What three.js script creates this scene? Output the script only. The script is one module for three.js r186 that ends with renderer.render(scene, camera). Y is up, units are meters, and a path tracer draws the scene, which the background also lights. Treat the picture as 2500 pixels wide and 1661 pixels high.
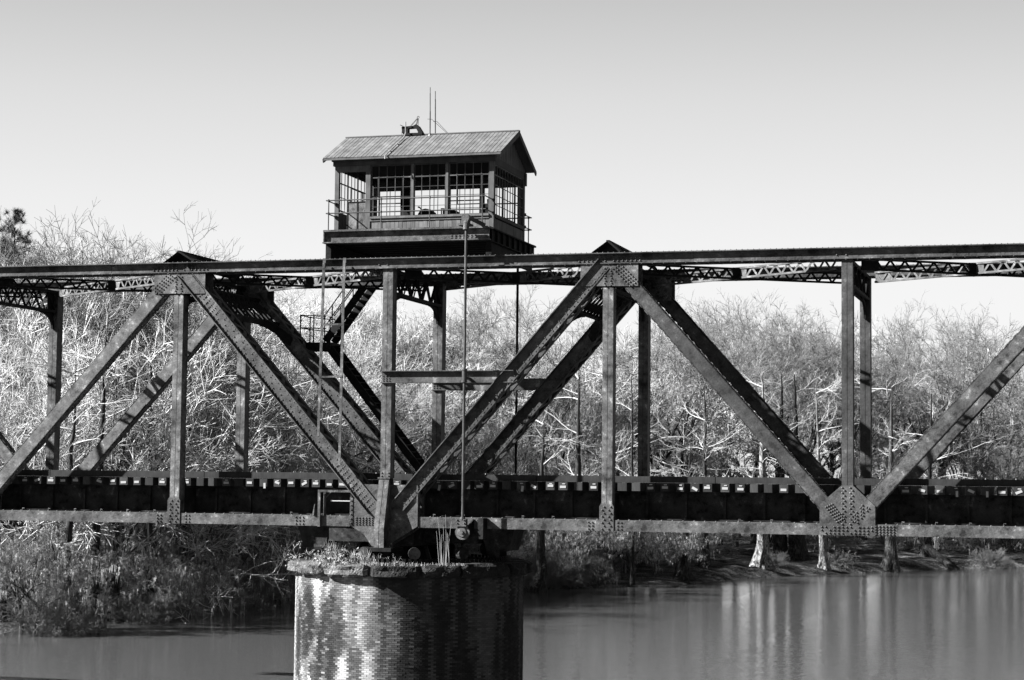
import * as THREE from 'three';
import { ImprovedNoise } from 'three/addons/math/ImprovedNoise.js';

// ---------------------------------------------------------------- camera, sky, sun, exposure
const scene = new THREE.Scene();
const B = 5.2, WL = -1;                         // underside of the bottom chords, water level
const EYE = [20.746, 6.776, 57.452];
const camera = new THREE.PerspectiveCamera(19.73, 1024 / 680, 0.5, 3000);
camera.position.set(...EYE);
camera.rotation.order = 'YXZ';
camera.rotation.set(0.0702, 0.2826, 0.0104);
scene.add(camera);

const EXPOSURE = 6.0;
{ // a clear winter sky: pale at the horizon, darker overhead
  const W = 256, H = 512, d = new Float32Array(W * H * 4);
  const stops = [[-90, .10], [0, .10], [0.02, .95], [4, .93], [6.5, .90], [8.1, .85], [11, .73], [14, .57], [17, .42], [25, .27], [45, .14], [90, .07]];
  for (let y = 0; y < H; y++) {
    const el = (y + .5) / H * 180 - 90;
    let v = .1;
    for (let i = 1; i < stops.length; i++) if (el >= stops[i - 1][0] && el <= stops[i][0]) v = stops[i - 1][1] + (stops[i][1] - stops[i - 1][1]) * (el - stops[i - 1][0]) / (stops[i][0] - stops[i - 1][0]);
    for (let x = 0; x < W; x++) { const o = (y * W + x) * 4; d[o] = d[o + 1] = d[o + 2] = v / EXPOSURE; d[o + 3] = 1; }
  }
  const t = new THREE.DataTexture(d, W, H, THREE.RGBAFormat, THREE.FloatType);
  t.mapping = THREE.EquirectangularReflectionMapping; t.magFilter = THREE.LinearFilter; t.needsUpdate = true;
  scene.background = t; scene.environment = t;
}
const SUN = new THREE.Vector3(-2.1, 1.6, 1).normalize();
const sun = new THREE.DirectionalLight(0xffffff, 5);
sun.position.set(SUN.x * 120, SUN.y * 120 + 8, SUN.z * 120); sun.target.position.set(0, 8, 0);
sun.castShadow = true;
Object.assign(sun.shadow.camera, { left: -60, right: 60, top: 60, bottom: -60, near: 1, far: 400 });
sun.shadow.mapSize.set(4096, 4096);
scene.add(sun, sun.target);

const renderer = new THREE.WebGLRenderer({ antialias: true });
renderer.setSize(1024, 680);
renderer.shadowMap.enabled = true;
renderer.toneMapping = THREE.LinearToneMapping;
renderer.toneMappingExposure = EXPOSURE;

// ---------------------------------------------------------------- helpers
const V = (x, y, z) => new THREE.Vector3(x, y, z);
function rng(a) { return () => { a |= 0; a = a + 0x6D2B79F5 | 0; let t = Math.imul(a ^ a >>> 15, 1 | a); t = t + Math.imul(t ^ t >>> 7, 61 | t) ^ t; return ((t ^ t >>> 14) >>> 0) / 4294967296; }; }
const noise = new ImprovedNoise();
const fbm = (x, y, z, n = 4) => { let s = 0, a = .5; for (let i = 0; i < n; i++) { s += a * noise.noise(x, y, z); x *= 2.03; y *= 2.03; z *= 2.03; a *= .5; } return s; };
const clamp = (x, a = 0, b = 1) => Math.min(b, Math.max(a, x));
const smooth = (a, b, x) => { const t = clamp((x - a) / (b - a)); return t * t * (3 - 2 * t); };
const lerpTable = (tab, x) => { if (x <= tab[0][0]) return tab[0][1]; for (let i = 1; i < tab.length; i++) if (x <= tab[i][0]) return tab[i - 1][1] + (tab[i][1] - tab[i - 1][1]) * (x - tab[i - 1][0]) / (tab[i][0] - tab[i - 1][0]); return tab[tab.length - 1][1]; };
const used = new Map();
function numbered(name) { const n = used.get(name) || 0; used.set(name, n + 1); return n ? name + '_' + String(n).padStart(3, '0') : name; }
function shade(o) { o.castShadow = true; o.receiveShadow = true; return o; }
function thing(name, label, category, [x, y, z] = [0, 0, 0], extra = {}) {
  const g = new THREE.Group(); g.name = numbered(name); g.position.set(x, y, z);
  Object.assign(g.userData, { label, category }, extra); scene.add(g); return g;
}
// world position of an object's origin (things are only translated or turned when built from shapes in their own axes)
const originOf = (o) => { const p = V(0, 0, 0); for (let q = o; q && q !== scene; q = q.parent) p.add(q.position); return p; };

class Geo { // collects flat-shaded triangles given in world metres
  constructor() { this.p = []; this.n = []; this.smoothed = false; }
  tri(a, b, c) {
    const ux = b.x - a.x, uy = b.y - a.y, uz = b.z - a.z, vx = c.x - a.x, vy = c.y - a.y, vz = c.z - a.z;
    let nx = uy * vz - uz * vy, ny = uz * vx - ux * vz, nz = ux * vy - uy * vx; const l = Math.hypot(nx, ny, nz) || 1; nx /= l; ny /= l; nz /= l;
    this.p.push(a.x, a.y, a.z, b.x, b.y, b.z, c.x, c.y, c.z); this.n.push(nx, ny, nz, nx, ny, nz, nx, ny, nz); return this;
  }
  quad(a, b, c, d) { return this.tri(a, b, c).tri(a, c, d); }
  obox(c, u, v, w) { // centre and three half-edge vectors (right-handed)
    const k = (i, j, l) => V(c.x + u.x * i + v.x * j + w.x * l, c.y + u.y * i + v.y * j + w.y * l, c.z + u.z * i + v.z * j + w.z * l);
    this.quad(k(-1, -1, 1), k(1, -1, 1), k(1, 1, 1), k(-1, 1, 1)); this.quad(k(1, -1, -1), k(-1, -1, -1), k(-1, 1, -1), k(1, 1, -1));
    this.quad(k(1, -1, 1), k(1, -1, -1), k(1, 1, -1), k(1, 1, 1)); this.quad(k(-1, -1, -1), k(-1, -1, 1), k(-1, 1, 1), k(-1, 1, -1));
    this.quad(k(-1, 1, 1), k(1, 1, 1), k(1, 1, -1), k(-1, 1, -1)); this.quad(k(-1, -1, -1), k(1, -1, -1), k(1, -1, 1), k(-1, -1, 1)); return this;
  }
  box(x0, x1, y0, y1, z0, z1) { return this.obox(V((x0 + x1) / 2, (y0 + y1) / 2, (z0 + z1) / 2), V(Math.abs(x1 - x0) / 2, 0, 0), V(0, Math.abs(y1 - y0) / 2, 0), V(0, 0, Math.abs(z1 - z0) / 2)); }
  beam(a, b, h, w, up = V(0, 1, 0)) { // a bar from a to b, h along up, w across
    const d = b.clone().sub(a), L = d.length(); d.normalize();
    let s = d.clone().cross(up); if (s.lengthSq() < 1e-6) s = d.clone().cross(V(1, 0, 0)); s.normalize(); const u = s.clone().cross(d).normalize();
    return this.obox(a.clone().add(b).multiplyScalar(.5), d.multiplyScalar(L / 2), u.multiplyScalar(h / 2), s.multiplyScalar(w / 2));
  }
  cyl(a, b, r, n = 8, r2 = r, caps = true) {
    const d = b.clone().sub(a).normalize(); let s = d.clone().cross(Math.abs(d.y) > .9 ? V(1, 0, 0) : V(0, 1, 0)).normalize(); const t = d.clone().cross(s);
    const ring = (c, q) => Array.from({ length: n }, (_, i) => { const f = i / n * Math.PI * 2; return c.clone().addScaledVector(s, Math.cos(f) * q).addScaledVector(t, Math.sin(f) * q); });
    const A = ring(a, r), Bq = ring(b, r2);
    for (let i = 0; i < n; i++) { const j = (i + 1) % n; this.quad(A[i], A[j], Bq[j], Bq[i]); if (caps) { this.tri(b, Bq[i], Bq[j]); this.tri(a, A[j], A[i]); } } return this;
  }
  tube(pts, r, n = 8) { for (let i = 1; i < pts.length; i++) this.cyl(pts[i - 1], pts[i], r, n); return this; }
  plate(pts, z0, z1) { // polygon in x,y (anticlockwise) between two z
    const tris = THREE.ShapeUtils.triangulateShape(pts.map(([x, y]) => new THREE.Vector2(x, y)), []);
    for (const [i, j, k] of tris) {
      const P = (q, z) => V(pts[q][0], pts[q][1], z);
      this.tri(P(i, z1), P(j, z1), P(k, z1)); this.tri(P(k, z0), P(j, z0), P(i, z0));
    }
    for (let i = 0; i < pts.length; i++) { const j = (i + 1) % pts.length; this.quad(V(pts[i][0], pts[i][1], z0), V(pts[j][0], pts[j][1], z0), V(pts[j][0], pts[j][1], z1), V(pts[i][0], pts[i][1], z1)); } return this;
  }
  sidePlate(pts, x0, x1) { // polygon in z,y between two x
    const g = new Geo().plate(pts.map(([z, y]) => [z, y]), x0, x1); // (z, y, x) -> rotate
    for (let i = 0; i < g.p.length; i += 9) { const q = (o) => V(g.p[i + o + 2], g.p[i + o + 1], g.p[i + o]); this.tri(q(0), q(6), q(3)); } return this;
  }
  rivet(p, n = V(0, 0, 1), r = .036, h = .03) {
    let s = n.clone().cross(Math.abs(n.y) > .9 ? V(1, 0, 0) : V(0, 1, 0)).normalize(); const t = n.clone().cross(s);
    const ring = (q, e) => [0, 1, 2, 3, 4, 5].map((i) => { const f = i / 6 * Math.PI * 2; return p.clone().addScaledVector(n, e).addScaledVector(s, Math.cos(f) * q).addScaledVector(t, Math.sin(f) * q); });
    const A = ring(r, 0), C = ring(r * .62, h * .8), top = p.clone().addScaledVector(n, h);
    for (let i = 0; i < 6; i++) { const j = (i + 1) % 6; this.quad(A[i], A[j], C[j], C[i]); this.tri(C[i], C[j], top); } return this;
  }
  build(name, material, parent, extra) {
    const o = parent === scene ? V(0, 0, 0) : originOf(parent), g = new THREE.BufferGeometry(), n = this.p.length / 3;
    const p = new Float32Array(this.p.length), uv = new Float32Array(n * 2);
    for (let i = 0; i < n; i++) {
      const x = this.p[i * 3], y = this.p[i * 3 + 1], z = this.p[i * 3 + 2], ax = Math.abs(this.n[i * 3]), ay = Math.abs(this.n[i * 3 + 1]), az = Math.abs(this.n[i * 3 + 2]);
      p[i * 3] = x - o.x; p[i * 3 + 1] = y - o.y; p[i * 3 + 2] = z - o.z;
      if (az >= ax && az >= ay) { uv[i * 2] = x; uv[i * 2 + 1] = y; } else if (ax >= ay) { uv[i * 2] = z + 1.7; uv[i * 2 + 1] = y + .6; } else { uv[i * 2] = x + .9; uv[i * 2 + 1] = z + 2.3; }
    }
    g.setAttribute('position', new THREE.BufferAttribute(p, 3)); g.setAttribute('normal', new THREE.BufferAttribute(new Float32Array(this.n), 3)); g.setAttribute('uv', new THREE.BufferAttribute(uv, 2));
    const m = shade(new THREE.Mesh(g, material)); m.name = numbered(name); if (extra) Object.assign(m.userData, extra); parent.add(m); return m;
  }
}

// ---------------------------------------------------------------- materials (the picture is black and white, so every colour is a grey)
const grey = (v) => new THREE.Color().setRGB(v, v, v);
function tex(size, metres, fn, srgb = true) { // tiling grey texture, fn(u, v) in 0..1 -> 0..1
  const d = new Uint8Array(size * size * 4);
  for (let y = 0; y < size; y++) for (let x = 0; x < size; x++) { const v = clamp(fn(x / size, y / size)) * 255, o = (y * size + x) * 4; d[o] = d[o + 1] = d[o + 2] = v; d[o + 3] = 255; }
  const t = new THREE.DataTexture(d, size, size); t.wrapS = t.wrapT = THREE.RepeatWrapping; t.magFilter = THREE.LinearFilter; t.minFilter = THREE.LinearMipmapLinearFilter; t.generateMipmaps = true;
  if (srgb) t.colorSpace = THREE.SRGBColorSpace; t.repeat.set(1 / metres, 1 / metres); t.needsUpdate = true; return t;
}
const tileFbm = (u, v, f, n, s) => { // tiles by blending two shifted copies
  const a = (x, y) => fbm(x * f, y * f, s, n), bu = smooth(.75, 1, u), bv = smooth(.75, 1, v);
  return (a(u, v) * (1 - bu) + a(u - 1, v) * bu) * (1 - bv) + (a(u, v - 1) * (1 - bu) + a(u - 1, v - 1) * bu) * bv;
};
const rustTex = tex(1024, 5, (u, v) => { // worn paint: soft clouds, fine grain, a few pale scabs
  const a = tileFbm(u, v, 5, 5, 1.3), b = tileFbm(u, v, 19, 4, 7.7), c = tileFbm(u, v, 90, 3, 4.1), d = tileFbm(u, v, 40, 3, 9.4);
  return .60 + a * .46 + b * .32 + c * .26 + smooth(.20, .40, b + a * .5) * smooth(-.1, .2, d) * .34 - smooth(.2, .36, -b - a * .4) * .10;
});
const rustTex2 = rustTex.clone(); rustTex2.repeat.set(1 / 3.1, 1 / 3.1); rustTex2.needsUpdate = true;
const rustBump = tex(512, 1.2, (u, v) => .5 + tileFbm(u, v, 22, 4, 3.3) * .9, false);
const woodTex = tex(512, 1.6, (u, v) => .62 + tileFbm(u, v * .12, 50, 3, 2.2) * .14 + tileFbm(u, v, 5, 3, 9.1) * .22);
const barkTex = tex(512, 2.0, (u, v) => .55 + tileFbm(u, v * .3, 30, 4, 5.5) * .9 + tileFbm(u, v, 5, 3, 1.5) * .35);
const std = (v, o = {}) => new THREE.MeshPhysicalMaterial(Object.assign({ color: grey(v), roughness: .82, metalness: 0, specularIntensity: .35 }, o));
const M = {
  steel: std(.115, { map: rustTex, bumpMap: rustBump, bumpScale: .004, roughness: .72 }),
  steelWorn: std(.135, { map: rustTex2, bumpMap: rustBump, bumpScale: .005, roughness: .7 }),
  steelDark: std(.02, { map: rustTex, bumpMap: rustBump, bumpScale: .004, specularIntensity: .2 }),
  girder: std(.06, { map: rustTex2, specularIntensity: .12 }),
  pipe: std(.09, { map: rustTex2, roughness: .55 }),
  galv: std(.16, { roughness: .5 }),
  tie: std(.06, { map: woodTex, specularIntensity: .15 }),
  timber: std(.05, { map: woodTex, specularIntensity: .2 }),
  wood: [0, 1, 2, 3].map((i) => std(.15 + i * .03, { map: woodTex })),
  woodDark: std(.09, { map: woodTex }),
  roof: [0, 1, 2, 3].map((i) => std(.17 + i * .02, { map: woodTex, roughness: .7 })),
  tag: std(.21, { roughness: .6 }),
  black: std(.008, { specularIntensity: .15 }),
  railTop: std(.25, { roughness: .35, metalness: .6 }),
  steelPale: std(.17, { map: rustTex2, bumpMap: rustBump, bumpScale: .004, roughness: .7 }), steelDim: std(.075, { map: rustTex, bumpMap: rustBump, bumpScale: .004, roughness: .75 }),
  mortar: std(.035), stone: std(.12, { map: rustTex2, bumpMap: rustBump, bumpScale: .02 }),
  bark: std(.11, { map: barkTex }), barkDark: std(.05, { map: barkTex }), barkPale: std(.36, { map: barkTex }),
  twig: std(.38, { specularIntensity: .2, roughness: .9 }), twigMid: std(.30, { specularIntensity: .2, roughness: .9 }), brush: std(.10, { specularIntensity: .2, roughness: .9 }), twigDark: std(.11, { specularIntensity: .2, roughness: .9 }),
  moss: std(.34, { specularIntensity: .05, roughness: 1, side: THREE.DoubleSide }),
  leaf: std(.2, { specularIntensity: .4, roughness: .6, side: THREE.DoubleSide }),
  needle: std(.03, { specularIntensity: .2, side: THREE.DoubleSide }),
  grass: std(.16, { specularIntensity: .1, roughness: 1, side: THREE.DoubleSide }),
};

// ---------------------------------------------------------------- ground, river
const K = 1.1475, SHORE = [[-26, 120], [-23, 30], [-20.5, 0], [-19.8, -10.7], [-19.4, -16.3], [-20.4, -27], [-20.6, -37], [-22.5, -47], [-20, -56], [-11.2, -57.7], [-8.5, -62.5], [-6.3, -65.2], [-3.2, -63.5], [-2.2, -75.4], [1.6, -83.9], [6.4, -91.2], [10.4, -99.2], [16.4, -104.1], [30, -119], [60, -150], [140, -230], [400, -480], [1400, -1400]].map(([x, z]) => [EYE[0] + (x - EYE[0]) * K, EYE[2] + (z - EYE[2]) * K]);
const POLY = [...SHORE, [1700, -3000], [-3000, -3000], [-3000, 130]];
function shoreDist(x, z) { // positive on land (left of the line, going away)
  let best = 1e9;
  for (let i = 1; i < SHORE.length; i++) {
    const [ax, az] = SHORE[i - 1], [bx, bz] = SHORE[i], dx = bx - ax, dz = bz - az, t = clamp(((x - ax) * dx + (z - az) * dz) / (dx * dx + dz * dz));
    const ex = x - ax - dx * t, ez = z - az - dz * t, d = Math.hypot(ex, ez);
    if (d < best) best = d;
  }
  let inside = false; for (let i = 0, j = POLY.length - 1; i < POLY.length; j = i++) { const [xi, zi] = POLY[i], [xj, zj] = POLY[j]; if ((zi > z) !== (zj > z) && x < (xj - xi) * (z - zi) / (zj - zi) + xi) inside = !inside; }
  return inside ? best : -best;
}
const rightness = (x, z) => smooth(-82, -100, z);
function groundY(x, z) {
  const n = fbm(x * .12, z * .12, 3.3, 4), s = shoreDist(x, z) + n * 3.2 - 10 * smooth(-62, -50, z) * smooth(30, 10, z), r = rightness(x, z);
  if (s < 0) return WL + Math.max(-2.2, s * .35) - .04;
  const low = .1 + .55 * smooth(0, 14, s) + 1.3 * smooth(12, 90, s), high = .75 * smooth(0, 2.2, s) + .7 * smooth(2, 16, s) + 1.4 * smooth(15, 90, s);
  return WL + low * (1 - r) + high * r + fbm(x * .5, z * .5, 8.1, 3) * .35 * smooth(0, 2, s);
}
{
  const xs = [], zs = [];
  for (let x = -900; x < -70; x += 60) xs.push(x); for (let x = -70; x < 80; x += .75) xs.push(x); for (let x = 80; x <= 1400; x += 60) xs.push(x);
  for (let z = 150; z > 5; z -= 12) zs.push(z); for (let z = 5; z > -165; z -= .8) zs.push(z); for (let z = -165; z > -260; z -= 5) zs.push(z); for (let z = -260; z >= -1500; z -= 60) zs.push(z);
  const nx = xs.length, nz = zs.length, p = new Float32Array(nx * nz * 3), uv = new Float32Array(nx * nz * 2), idx = [];
  for (let j = 0; j < nz; j++) for (let i = 0; i < nx; i++) { const o = j * nx + i; p[o * 3] = xs[i]; p[o * 3 + 1] = groundY(xs[i], zs[j]); p[o * 3 + 2] = zs[j]; uv[o * 2] = xs[i]; uv[o * 2 + 1] = zs[j]; }
  for (let j = 0; j < nz - 1; j++) for (let i = 0; i < nx - 1; i++) { const a = j * nx + i, b = a + 1, c = a + nx, d = c + 1; idx.push(a, b, c, b, d, c); }
  const g = new THREE.BufferGeometry(); g.setAttribute('position', new THREE.BufferAttribute(p, 3)); g.setAttribute('uv', new THREE.BufferAttribute(uv, 2)); g.setIndex(idx); g.computeVertexNormals();
  const litter = tex(1024, 9, (u, v) => .45 + tileFbm(u, v, 7, 4, 6.6) * .7 + tileFbm(u, v, 70, 3, 2.9) * .8);
  const m = shade(new THREE.Mesh(g, std(.27, { map: litter, bumpMap: litter, bumpScale: .12, specularIntensity: .1, roughness: 1 }))); m.name = 'ground'; m.userData.kind = 'structure'; m.userData.label = 'leaf-strewn river bank and flooded forest floor behind the bridge'; scene.add(m);
}
{
  const S = 512, d = new Uint8Array(S * S * 4), h = new Float32Array(S * S);
  for (let y = 0; y < S; y++) for (let x = 0; x < S; x++) h[y * S + x] = tileFbm(x / S, y / S * 1.6, 14, 4, 12.1);
  for (let y = 0; y < S; y++) for (let x = 0; x < S; x++) {
    const a = h[y * S + (x + 1) % S] - h[y * S + (x + S - 1) % S], b = h[((y + 1) % S) * S + x] - h[((y + S - 1) % S) * S + x], o = (y * S + x) * 4;
    const nx = -a * 3.0, ny = -b * 3.0, l = Math.hypot(nx, ny, 1); d[o] = (nx / l * .5 + .5) * 255; d[o + 1] = (ny / l * .5 + .5) * 255; d[o + 2] = (1 / l * .5 + .5) * 255; d[o + 3] = 255;
  }
  const t = new THREE.DataTexture(d, S, S); t.wrapS = t.wrapT = THREE.RepeatWrapping; t.magFilter = THREE.LinearFilter; t.minFilter = THREE.LinearMipmapLinearFilter; t.generateMipmaps = true; t.repeat.set(1 / 7, 1 / 5); t.needsUpdate = true;
  const calm = tex(512, 1, (u, v) => .35 + tileFbm(u, v, 7, 5, 3.7) * 1.1, false); calm.repeat.set(1 / 190, 1 / 26);
  const g = new THREE.PlaneGeometry(2300, 1700); g.rotateX(-Math.PI / 2); g.translate(250, WL, -690);
  const uv = g.attributes.uv, p = g.attributes.position; for (let i = 0; i < uv.count; i++) uv.setXY(i, p.getX(i), p.getZ(i));
  const m = shade(new THREE.Mesh(g, std(.045, { roughness: .07, roughnessMap: calm, ior: 1.33, specularIntensity: 1, normalMap: t, normalScale: new THREE.Vector2(.13, .13) })));
  m.name = 'river'; m.userData.kind = 'structure'; m.userData.label = 'slow murky river reflecting the trees of the far bank'; scene.add(m);
}

// ---------------------------------------------------------------- the swing bridge
const X = { '-3': -21.7, '-2': -14.5, '-1': -7.166, 0: 0, 1: 7.082, 2: 14.26, 3: 21.4 };
const YT0 = B + 8.07, YT1 = B + 8.40, FAR = -5;
const bridge = thing('railway_bridge', 'rusted riveted steel truss railway swing bridge resting on the round brick pier', 'bridge', [0, B - 1.1, -2.5]);
const rivetsOn = (part, fn, mat = M.steelWorn) => { const g = new Geo(); fn(g); g.build('rivets', mat, part, { kind: 'stuff' }); };
const rr = rng(77);

function truss(zf, near) {
  // top chord
  {
    const g = new Geo(), x0 = -29, x1 = 29, seams = [-29, -17.2, -9.6, -4.1, 4.2, 9.7, 17.4, 29];
    for (let i = 1; i < seams.length; i++) g.box(seams[i - 1] + .004, seams[i] - .004, YT0 + .03, YT1 - .03, zf - .05 - (i % 2) * .006, zf - .006 * (i % 2));
    g.box(x0, x1, YT0 + .03, YT1 - .03, zf - .68, zf - .62);
    g.box(x0, x1, YT1 - .03, YT1, zf - .80, zf + .125);
    g.box(x0, x1, YT0, YT0 + .03, zf - .16, zf + .07); g.box(x0, x1, YT0, YT0 + .03, zf - .78, zf - .55);
    for (let x = x0; x < x1; x += .42) g.beam(V(x, YT0 - .015, zf - .1), V(x + .42 * (Math.round((x - x0) / .42) % 2 ? 1 : 1), YT0 - .015, zf - .6), .012, .07);
    const c = g.build('top_chord', M.steel, bridge);
    rivetsOn(c, (r) => {
      for (let x = -15; x < 23; x += .17) r.rivet(V(x, YT1, zf + .10), V(0, 1, 0), .022, .022);
      for (let x = -15; x < 23; x += .34) { r.rivet(V(x, YT0, zf + .05), V(0, -1, 0), .022, .035); }
      for (const k of [-1, 1]) for (let i = -6; i < 9; i++) for (let j = 0; j < 2; j++) { if (i === 1) continue; r.rivet(V(X[k] - .1 + i * .135, YT0 + .085 + j * .085, zf), V(0, 0, 1), .03, .03); if (Math.abs(i - 1) < 4) r.rivet(V(X[k] - .1 + i * .135, YT0 + .255, zf), V(0, 0, 1), .03, .03); }
      for (const k of [-2, 0, 2]) for (let i = 0; i < 4; i++) r.rivet(V(X[k] - .3 + i * .14, YT0 + .12 + (i % 2) * .05, zf), V(0, 0, 1), .03, .03);
    });
  }
  // bottom chord
  {
    const g = new Geo(), cuts = [-29, -14.5, -7.16, -1.14, 1.11, 3.28, 7.08, 13.5, 15.7, 29];
    for (let i = 1; i < cuts.length; i++) { if (cuts[i - 1] === -1.14) continue; const o = (i % 2) * .008; g.box(cuts[i - 1] + .006, cuts[i] - .006, B, B + .33, zf - .46, zf + o); }
    const c = g.build('bottom_chord', M.steelWorn, bridge);
    rivetsOn(c, (r) => {
      for (let x = -15; x < 23; x += .33) r.rivet(V(x + (rr() - .5) * .03, B + .33, zf - .04), V(0, 1, 0), .035, .03);
      for (let x = -14.6; x < 22; x += .95) if (rr() < .62) { r.cyl(V(x, B + .32, zf - .12), V(x + .015, B + .42, zf - .12), .014, 5); r.cyl(V(x, B + .41, zf - .12), V(x + .075, B + .40, zf - .12), .016, 5); }
      for (const [a, n] of [[-7.75, 2], [-6.75, 2], [-2.95, 3], [3.02, 2], [6.52, 2], [7.42, 2]]) for (let i = 0; i < n; i++) for (let j = 0; j < 3; j++) r.rivet(V(a + i * .12, B + .06 + j * .1, zf + .008), V(0, 0, 1), .03, .03);
      for (let i = 0; i < 6; i++) for (let j = 0; j < 4; j++) r.rivet(V(15.08 + i * .1, B + .05 + j * .075, zf + .008), V(0, 0, 1), .03, .03);
    });
  }
  // posts
  for (const k of [-2, -1, 0, 1, 2, 3]) {
    const g = new Geo(), x = X[k], top = Math.abs(k) === 1 ? YT0 - .72 : YT0, bot = k === 0 ? B + 1.52 : k % 2 === 0 ? B + 1.0 : B + .3;
    g.box(x - .155, x + .155, bot, top, zf - .38, zf - .03);
    g.box(x - .163, x - .007, bot, top, zf - .028, zf); g.box(x + .007, x + .163, bot, top, zf - .028, zf);
    g.box(x - .163, x - .13, bot, top, zf - .40, zf - .381); g.box(x + .13, x + .163, bot, top, zf - .40, zf - .381);
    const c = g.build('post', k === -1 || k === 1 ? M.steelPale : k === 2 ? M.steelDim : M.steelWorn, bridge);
    if (k === 0) rivetsOn(c, (r) => { for (const y of [B + 1.58, B + 1.68]) for (const dx of [-.11, .11]) r.rivet(V(x + dx, y, zf), V(0, 0, 1), .03, .03); });
  }
  // diagonals: two webs joined by lacing bars; heavy ones carry cover plates
  const diag = (ax, ay, bx, by, heavy, mat) => {
    const a = V(ax, ay, zf), b = V(bx, by, zf), d = b.clone().sub(a), L = d.length(); d.normalize();
    const n = V(-d.y, d.x, 0); if (n.y < 0) n.negate(); // upper side
    const depth = heavy ? .72 : .40, hw = heavy ? .20 : .205, g = new Geo(), mid = a.clone().add(b).multiplyScalar(.5);
    const slab = (off, h, z0, z1, l = L) => { // a strip along the member; off, h measured along n
      const c = mid.clone().addScaledVector(n, off); c.z = zf + (z0 + z1) / 2;
      const u = d.clone().multiplyScalar(l / 2), v = n.clone().multiplyScalar(h / 2), w = u.clone().cross(v).normalize(); if (w.z < 0) { u.negate(); w.negate(); }
      g.obox(c, u, v, w.multiplyScalar(Math.abs(z1 - z0) / 2));
    };
    slab(0, hw * 2, -.045, 0); slab(0, hw * 2, -depth, -depth + .045);
    const rising = (bx - ax) * (by - ay) > 0; // rises to the right
    if (heavy) {
      const lit = rising ? 1 : -1;                // the edge that looks to the left
      slab(lit * (hw + .014), .028, -.30, .115); slab(-lit * (hw + .014), .028, -.12, .05); slab(-lit * (hw - .02), .035, .0, .03);
      slab(lit * (hw + .014), .028, -depth - .05, -depth + .12); slab(-lit * (hw + .014), .028, -depth - .05, -depth + .12);
      if (!rising) slab(hw - .045, .09, 0.002, .016);
    } else { slab(hw - .012, .024, -.1, .0); slab(-hw + .012, .024, -.1, .0); slab(hw - .012, .024, -depth, -depth + .1); slab(-hw + .012, .024, -depth, -depth + .1); }
    const pitch = heavy ? .34 : .30; // zigzag lacing on both edges
    for (const e of [-1, 1]) for (let s = 0, i = 0; s < L - pitch; s += pitch, i++) {
      const p = a.clone().addScaledVector(d, s).addScaledVector(n, e * (hw + .006)), q = p.clone().addScaledVector(d, pitch);
      p.z = zf - (i % 2 ? .06 : depth - .06); q.z = zf - (i % 2 ? depth - .06 : .06);
      g.beam(p, q, .014, heavy ? .14 : .15, n);
      const t = p.clone(); t.z = zf - .09; g.obox(t.clone().addScaledVector(n, e * .01), d.clone().multiplyScalar(.09), n.clone().multiplyScalar(.012), d.clone().cross(n).normalize().multiplyScalar(.05));
    }
    const c = g.build('diagonal', mat || (heavy ? M.steel : M.steelWorn), bridge);
    if (heavy) rivetsOn(c, (r) => {
      const end = 1.9;
      for (let s = .2, i = 0; s < L - .1; s += .165, i++) {
        const dense = s < end || s > L - end, put = (o, z = 0) => { const p = a.clone().addScaledVector(d, s).addScaledVector(n, o); p.z = zf + z; r.rivet(p, V(0, 0, 1), .025, .025); };
        if (rising) { put(-hw + .05, .03); if (i % 2) put(-hw + .11); if (dense) { put(-hw + .11); put(-hw + .16); put(-hw + .21); } }
        else { put(hw - .04, .016); put(-hw + .05); if (i % 3 === 0) put(.07); if (i % 3 === 1) put(-.03); if (i % 3 === 2) put(-.09); if (dense) { const e = (i % 2) * .035; put(.1 - e); put(.03 - e); put(-.04 - e); } }
      }
    });
    return c;
  };
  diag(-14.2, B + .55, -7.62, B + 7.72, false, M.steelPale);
  diag(-7.05, B + 8.12, -.35, B + .55, true);
  diag(.45, B + .66, 6.95, B + 8.08, true);
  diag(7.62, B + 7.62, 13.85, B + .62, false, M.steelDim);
  diag(14.75, B + .74, 21.2, B + 7.85, false);
  diag(-21.4, B + 7.85, -14.8, B + .6, false);
  // gusset plates
  for (const k of [-1, 1]) {
    const x = X[k], g = new Geo(), y0 = YT0 - .69, q = [[x - .86, y0 + .02], [x + .93, y0], [x + .93, YT0 - .002], [x - .86, YT0 - .002]];
    g.plate(q, zf + .008, zf + .03); g.plate(q, zf - .60, zf - .58);
    const c = g.build('gusset_plate', M.steelWorn, bridge);
    rivetsOn(c, (r) => {
      const s = k; // the light diagonal lands on the outer side
      for (let i = 0; i < 8; i++) for (let j = 0; j < 4; j++) r.rivet(V(x + s * (.16 + i * .075 + j * .075) , YT0 - .06 - i * .075 + j * .045 - .1, zf + .03), V(0, 0, 1), .03, .03);
      for (let i = 0; i < 8; i++) { r.rivet(V(x - .11 + (i % 2) * .03, YT0 - .14 - i * .075, zf + .03), V(0, 0, 1), .03, .03); r.rivet(V(x + .11 - (i % 2) * .03, YT0 - .14 - i * .075, zf + .03), V(0, 0, 1), .03, .03); }
    });
  }
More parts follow.
